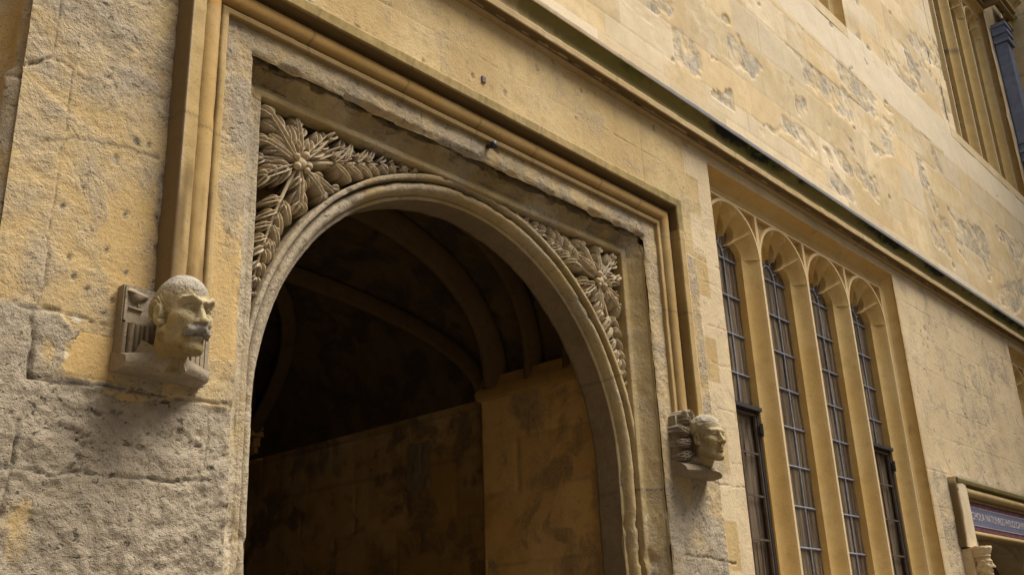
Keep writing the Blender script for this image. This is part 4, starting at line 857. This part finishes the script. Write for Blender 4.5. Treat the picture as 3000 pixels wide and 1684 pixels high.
rows = [np.stack([DC+1.33*u, .25+0*u, az+.11], -1), np.stack([DC+1.34*u, .27+0*u, np.maximum(az+.11, 2.9)], -1)]
V = np.array(rows); mk('door_spandrel', V, gridF(2, 81, flip=True), M['carve'], door)
mb = MB()
for s_ in (-1, 1): mb.box((DC+s_*1.275-.055, .25, 0), (DC+s_*1.275+.055, .62, 2.22)); mb.box((DC+s_*1.41-.08, .06, 0), (DC+s_*1.41+.08, .28, 2.84)); mb.box((DC+s_*1.48-.06, .0, 0), (DC+s_*1.48+.06, .1, 2.86))
mb.box((DC-1.49, .06, 2.84), (DC+1.49, .27, 2.95)); mb.build('door_jamb', M['frame'], door, 30)
mb = MB(); mb.box((DC-1.3, .60, 0), (DC+1.3, .66, 2.85)); mb.build('oak_door', M['wood'], door, False)
mb = MB(); mb.box((DC-1.22, .52, 0), (DC-.2, .58, 2.6)); mb.build('door_leaf', M['wood'], door, False)

# ------------------------------------------------------------------ carved heads (signed-distance sculpting)
def el(p, c, r):
    q = (p-np.array(c))/np.array(r); k = np.linalg.norm(q, axis=-1); k2 = np.linalg.norm(q/np.array(r), axis=-1)+1e-9
    return k*(k-1)/k2
def cap(p, a, b, r0, r1=None):
    r1 = r0 if r1 is None else r1; a = np.array(a, float); b = np.array(b, float); ab = b-a
    t = np.clip(((p-a)@ab)/(ab@ab), 0, 1); return np.linalg.norm(p-a-t[..., None]*ab, axis=-1)-(r0+(r1-r0)*t)
def su(a, b, k):
    h = np.clip(.5+.5*(b-a)/k, 0, 1); return b+(a-b)*h-k*h*(1-h)
def sm(a, b, k):                                                          # a minus b
    h = np.clip(.5-.5*(a+b)/k, 0, 1); return a+(-b-a)*h+k*h*(1-h)
def head_sdf(kind):
    def f(p):
        q = p.copy(); q[..., 0] = np.abs(q[..., 0]); m2 = kind == 'man'
        d = el(p, (0, -.014, .050), (.080, .102, .094)); d = su(d, el(p, (0, .026, -.030), (.064, .070, .090)), .03)
        d = su(d, cap(q, (.056, -.004, -.064), (.018, .066, -.112), .023), .03); d = su(d, el(q, (0, .078, -.116), (.028, .024, .021)), .02)
        d = su(d, cap(p, (0, -.03, -.05), (0, -.05, -.125), .058, .056), .03)
        d = su(d, el(q, (.044, .056, -.018), (.026, .030, .024)), .025)
        d = su(d, cap(q, (.006, .094, .034), (.050, .074, .036), .012, .010), .016)
        d = sm(d, el(q, (.033, .102, .008), (.022, .026, .016)), .008)
        d = su(d, el(q, (.031, .074, .007), (.0145, .0145, .0135)), .003)
        d = su(d, cap(q, (.016, .086, .013), (.030, .0915, .0185), .0035), .004); d = su(d, cap(q, (.030, .0915, .0185), (.047, .080, .012), .0035), .004)
        d = su(d, cap(q, (.017, .085, .000), (.032, .088, -.006), .0028), .004); d = su(d, cap(q, (.032, .088, -.006), (.046, .079, .001), .0028), .004)
        d = sm(d, el(q, (.031, .0885, .007), (.0042, .006, .0042)), .003)
        nl = .124 if m2 else .128
        d = su(d, cap(p, (0, .093, .022), (0, nl-.006, -.028), .009, .0125), .010); d = su(d, el(p, (0, nl, -.033), (.0135, .013, .012)), .008)
        d = su(d, el(q, (.015, .106, -.037), (.009, .013, .009)), .006)
        d = sm(d, el(q, (.008, .113, -.047), (.0045, .006, .004)), .004)
        # ear
        d = su(d, el(q, (.083, -.012, -.006), (.011, .021, .036)), .006); d = sm(d, el(q, (.096, -.007, -.002), (.011, .010, .019)), .006)
        d = su(d, el(q, (.084, .002, -.036), (.008, .010, .011)), .006)
        # mouth and lips
        d = su(d, el(p, (0, .090, -.080), (.024, .016, .010)), .010); d = su(d, el(p, (0, .091, -.066), (.026, .014, .008)), .010)
        d = sm(d, cap(q, (0, .108, -.0725), (.024, .096, -.074), .0028), .004)
        # folds beside the nose
        d = sm(d, cap(q, (.022, .104, -.038), (.036, .086, -.075), .003), .012)
        if m2:
            d = su(d, cap(q, (.004, .112, -.054), (.030, .101, -.066), .0135, .012), .005); d = su(d, cap(q, (.030, .101, -.066), (.042, .086, -.078), .012, .006), .006)
            d = su(d, cap(q, (.012, .106, .034), (.036, .101, .046), .0075, .0085), .004); d = su(d, cap(q, (.036, .101, .046), (.058, .080, .042), .0085, .004), .004)
            hair = el(p, (0, -.036, .030), (.087, .090, .068))
            st = .0028*np.sin((p[..., 1]*.5+p[..., 2])*420+6*np.sin(p[..., 1]*60))
            d = su(d, hair+st, .006)
        else:
            hr = el(p, (0, -.026, .060), (.092, .104, .088)); hr = hr+.002*np.sin(p[..., 0]*120+p[..., 1]*60)*np.sin(p[..., 2]*90+p[..., 1]*100)
            hr = np.maximum(hr, .050-.45*np.clip(-p[..., 1]-.0, -.09, .05)-p[..., 2]+.008*np.sin(p[..., 0]*110)); d = su(d, hr, .004)
            if kind == 'queen':
                lock = cap(q, (.075, .02, .03), (.085, -.05, -.07), .026, .03)+.004*np.sin(p[..., 2]*200+p[..., 1]*120); d = su(d, lock, .008)
        return d
    return f
def sculpt(kind, nth=170, nph=230):
    f = head_sdf(kind); th = np.linspace(.0001, np.pi*.9999, nth); ph = np.linspace(0, 2*np.pi, nph)
    T, Q = np.meshgrid(th, ph, indexing='ij'); D_ = np.stack([np.sin(T)*np.sin(Q), np.sin(T)*np.cos(Q), np.cos(T)], -1)
    r = np.full(T.shape, .30)
    for _ in range(70): r = np.maximum(r-.8*np.clip(f(D_*r[..., None]), -.02, .05), .02)
    G = D_*r[..., None]; G += D_*(.0012*fbm(G, 60, 3, 4)+.0015*fbm(G, 22, 3, 9))[..., None]
    return G
def place(G, loc, yaw, pitch, roll, sc):
    """head space (x lateral, y forward, z up) to world; forward starts at -Y"""
    Rz = Matrix.Rotation(math.pi+yaw, 3, 'Z'); Rx = Matrix.Rotation(pitch, 3, 'X'); Ry = Matrix.Rotation(roll, 3, 'Y')
    R = np.array(Rz @ Ry @ Rx); return G@R.T*sc+np.array(loc)
hd1 = empty('portrait_corbel', (2.20, -.02, 2.78), 'carved bald stone man with drooping moustache and bushy brows beside a small carved bird', 'portrait corbel')
G = sculpt('man'); GW = place(G, (2.18, -.235, 3.045), rad(4), rad(-4), 0, 1.31)
z_ = G[..., 2]; och = ss(.04, -.08, z_)*ss(-.3, .3, fbm(G, 14, 3, 3)+.3)*.75; cru = .12+.5*ss(.04, .11, z_+.02*fbm(G, 20, 3, 2)); brn = .35*ss(-.07, -.13, z_+.03*fbm(G, 25, 3, 5))+.5*ss(.15, .4, fbm(G, 16, 4, 8))*ss(.06, .0, z_)
mst = (1-ss(.000, .010, np.minimum(cap(np.concatenate([np.abs(G[..., :1]), G[..., 1:]], -1), (.004, .112, -.054), (.030, .101, -.066), .0135, .012), cap(np.concatenate([np.abs(G[..., :1]), G[..., 1:]], -1), (.030, .101, -.066), (.042, .086, -.078), .012, .006))))
mk('head', GW, gridF(*G.shape[:2], flip=True), M['head'], hd1, True, dict(ochre=och, crust=np.maximum(cru, .9*mst), tone=-1.5*mst, brown=brn*(1-mst)))
# corbel: shoulders, collar, back plate with bird and books
mb = MB(); xs_ = np.linspace(1.99, 2.39, 40); pr = dens([(2.775, .0), (2.77, -.10), (2.775, -.20), (2.79, -.215), (2.815, -.205), (2.835, -.14), (2.85, -.05), (2.86, .0)], .02)
V = np.zeros((40, len(pr), 3)); V[..., 0] = xs_[:, None]; bul = .5+.5*np.cos(np.clip((xs_-2.18)/.215, -1, 1)*np.pi*.62); V[..., 1] = pr[:, 1]*(.55+.5*bul[:, None]); V[..., 2] = pr[:, 0]-.012*np.sin((xs_-1.965)*9)[:, None]*0
V[..., 1] *= .88; V[..., 2] = 2.815+(V[..., 2]-2.775)*.85; V[..., 2] += .040*bul[:, None]*ss(2.80, 2.85, V[..., 2]); V += (.004*fbm(V, 14, 3, 6))[..., None]
mb.grid(V, flip=True)
for i_ in (0, -1):
    q = V[i_]; mb.add(q, [list(range(len(q)))[::(1 if i_ == 0 else -1)]])
Tm, Qm = np.meshgrid(np.linspace(0, np.pi, 16), np.linspace(0, 2*np.pi, 31), indexing='ij')
mb.grid(np.stack([2.175+.125*np.sin(Tm)*np.cos(Qm), -.105-.095*np.sin(Tm)*np.sin(Qm), 2.875+.06*np.cos(Tm)], -1), flip=True)
mb.build('shoulders', M['slab'], hd1, 40)
mb = MB()
for s_ in (-1, 1):
    mb.add([(2.175+s_*.015, -.235, 2.865), (2.175+s_*.11, -.12, 2.95), (2.175+s_*.135, -.10, 2.87), (2.175+s_*.045, -.225, 2.815), (2.175+s_*.012, -.215, 2.855), (2.175+s_*.10, -.09, 2.93), (2.175+s_*.12, -.07, 2.85), (2.175+s_*.04, -.19, 2.80)],
           [(0, 1, 2, 3), (7, 6, 5, 4), (0, 4, 5, 1), (1, 5, 6, 2), (2, 6, 7, 3), (3, 7, 4, 0)])
mb.build('collar', M['slab'], hd1, 30)
mb = MB(); mb.box((1.965, -.05, 2.82), (2.39, .01, 3.205)); bp_ = mb.build('back_plate', M['slab'], hd1, False)
mb = MB(); mb.box((1.972, -.058, 3.035), (1.982, -.049, 3.2)); mb.box((1.972, -.058, 3.035), (2.10, -.049, 3.042)); mb.build('panel_rim', M['slab'], bp_, False)
x = 1.968
for w_, dd in ((.022, .022), (.026, .034), (.024, .028), (.020, .02), (.02, .03)):
    mb = MB(); Vb = np.zeros((9, 2, 3)); an = np.linspace(0, np.pi, 9); Vb[..., 0] = (x+w_/2-w_/2*np.cos(an))[:, None]; Vb[..., 1] = (-.05-dd*np.sin(an)**.6)[:, None]; Vb[..., 2] = np.array([2.84, 3.03]); mb.grid(Vb); x += w_+.003
    mb.add([Vb[q, 1] for q in range(9)], [list(range(9))]); mb.build('book_spine', M['slab'], hd1, 40)
for q in range(4): mb = MB(); mb.box((2.30+q*.022, -.07, 2.84), (2.318+q*.022, -.049, 3.03)); mb.build('book_spine', M['slab'], hd1, False)
mb = MB(); bl = lambda c, r: mb.grid(np.stack([c[0]+r[0]*np.sin(T_)*np.cos(Q_), c[1]-r[1]*np.cos(T_), c[2]+r[2]*np.sin(T_)*np.sin(Q_)], -1))
T_, Q_ = np.meshgrid(np.linspace(0, np.pi, 9), np.linspace(0, 2*np.pi, 15), indexing='ij')
bird = np.array([(2.010, 3.178), (2.026, 3.192), (2.042, 3.191), (2.053, 3.183), (2.075, 3.180), (2.114, 3.173), (2.114, 3.158), (2.095, 3.148), (2.078, 3.135), (2.058, 3.128), (2.040, 3.136), (2.031, 3.152), (2.027, 3.169)])-np.array([.035, 0])
cb = bird.mean(0); V = [np.stack([bird[:, 0], -.05+0*bird[:, 0], bird[:, 1]], -1)]
for s_, y in ((.92, -.062), (.7, -.070), (.35, -.074), (.02, -.075)): q = cb+(bird-cb)*s_; V.append(np.stack([q[:, 0], y+0*q[:, 0], q[:, 1]], -1))
V = np.array(V); V = np.concatenate([V, V[:, :1]], 1); mb.grid(V); mb.tube([(1.993, -.055, 3.104), (2.056, -.055, 3.10)], .006, 6); mb.tube([(2.033, -.054, 3.135), (2.04, -.054, 3.105)], .004, 5); mb.build('bird_relief', M['slab'], hd1)

for o_ in hd1.children:
    if o_.name.split('.')[0] in ('back_plate', 'book_spine', 'bird_relief'): o_.location.x += .035
hd2 = empty('portrait_corbel', (6.52, -.02, 2.84), 'smaller carved clean shaven long nosed stone man against crinkled foliage near the tall window', 'portrait corbel')
G = sculpt('plain'); GW = place(G, (6.49, -.205, 3.085), rad(-15), rad(-2), 0, 1.24)
z_ = G[..., 2]; och = ss(.08, -.05, z_)*ss(-.3, .3, fbm(G, 14, 3, 5)+.4)*.7
mk('head', GW, gridF(*G.shape[:2], flip=True), M['head'], hd2, True, dict(ochre=och, crust=.3*ss(.08, .10, z_+.25*np.clip(-G[..., 1], 0, .05)), brown=.5*ss(.1, .4, fbm(G, 16, 4, 9))*ss(.06, .0, z_)))
mb = MB(); xs_ = np.linspace(6.28, 6.76, 40); V = np.zeros((40, len(pr), 3)); pr2 = dens([(2.83, .0), (2.825, -.10), (2.835, -.20), (2.85, -.225), (2.88, -.20), (2.91, -.13), (2.93, -.05), (2.94, .0)], .02)
V = np.zeros((40, len(pr2), 3)); V[..., 0] = xs_[:, None]; bul = .5+.5*np.cos(np.clip((xs_-6.52)/.24, -1, 1)*np.pi*.7); V[..., 1] = pr2[:, 1]*(.5+.5*bul[:, None]); V[..., 2] = pr2[:, 0]; V += (.006*fbm(V, 12, 3, 7))[..., None]
mb.grid(V, flip=True)
for i_ in (0, -1):
    q = V[i_]; mb.add(q, [list(range(len(q)))[::(1 if i_ == 0 else -1)]])
mb.grid(np.stack([6.51+.12*np.sin(Tm)*np.cos(Qm), -.09-.10*np.sin(Tm)*np.sin(Qm), 2.93+.055*np.cos(Tm)], -1), flip=True)
mb.build('corbel_slab', M['slab'], hd2, 40)
mb = MB(); mb.box((6.30, -.06, 2.90), (6.74, .01, 3.26)); fb = mb.build('back_plate', M['slab'], hd2, False)
r = random.Random(4)
for k, (px_, pz_, an_, L_) in enumerate(((6.44, 3.20, 2.45, .13), (6.42, 3.13, 2.95, .14), (6.42, 3.06, 3.2, .14), (6.42, 2.99, 3.45, .14), (6.44, 2.95, 3.9, .12), (6.47, 3.24, 2.0, .08))):
    mb = compound((px_, pz_), an_, L_, -1, -.075, .05, r, 3, False, .9); mb.build('leaf', M['slab'], fb)
hd3 = empty('queen_corbel', (12.2, -.05, 2.2), 'small carved crowned head in profile under the shaft of the painted doorway', 'portrait corbel')
G = sculpt('queen', 90, 120); GW = place(G, (12.2, -.16, 2.43), rad(-6), rad(-2), 0, .95)
mk('head', GW, gridF(*G.shape[:2], flip=True), M['upper'], hd3, True, dict(crust=.2+0*G[..., 0]))
V = []; an = np.linspace(0, 2*np.pi, 41)
for z, r_ in ((2.50, .098), (2.515, .112), (2.53, .106), (2.55, .118), (2.575, .124), (2.60, .135), (2.618, .13), (2.618, .02)): V.append(np.stack([12.2+r_*np.cos(an), -.13+r_*1.1*np.sin(an), z+(.005*np.sin(an*12) if z > 2.56 else 0)+0*an], -1))
mk('crown', np.array(V), gridF(8, 41, flip=True), M['upper'], hd3, 40, dict(crust=.3+0*np.array(V)[..., 0]))
mb = MB(); mb.box((12.06, -.10, 2.15), (12.34, .01, 2.6)); mb.build('back_block', M['upper'], hd3, 30)

# ------------------------------------------------------------------ small iron things
pg = empty('iron_peg', (4.42, -.01, 4.79), 'rusty iron peg stub sticking out of the stone below the hood mould', 'peg')
mb = MB(); mb.tube([(4.42, .02, 4.79), (4.42, -.05, 4.785)], .016, 8); mb.build('shank', M['iron'], pg); mb = MB(); mb.tube([(4.42, -.045, 4.785), (4.425, -.075, 4.783)], .026, 8); mb.build('knob', M['iron'], pg)

tag(mk('metal_plug', *(lambda q: (np.concatenate(q.V), q.F))(MB().box((4.386, -.012, 5.268), (4.420, .03, 5.312))), M['plum'], None, False), 'tiny dark purple square plug set in the wall between hood mould and string course', 'plug')
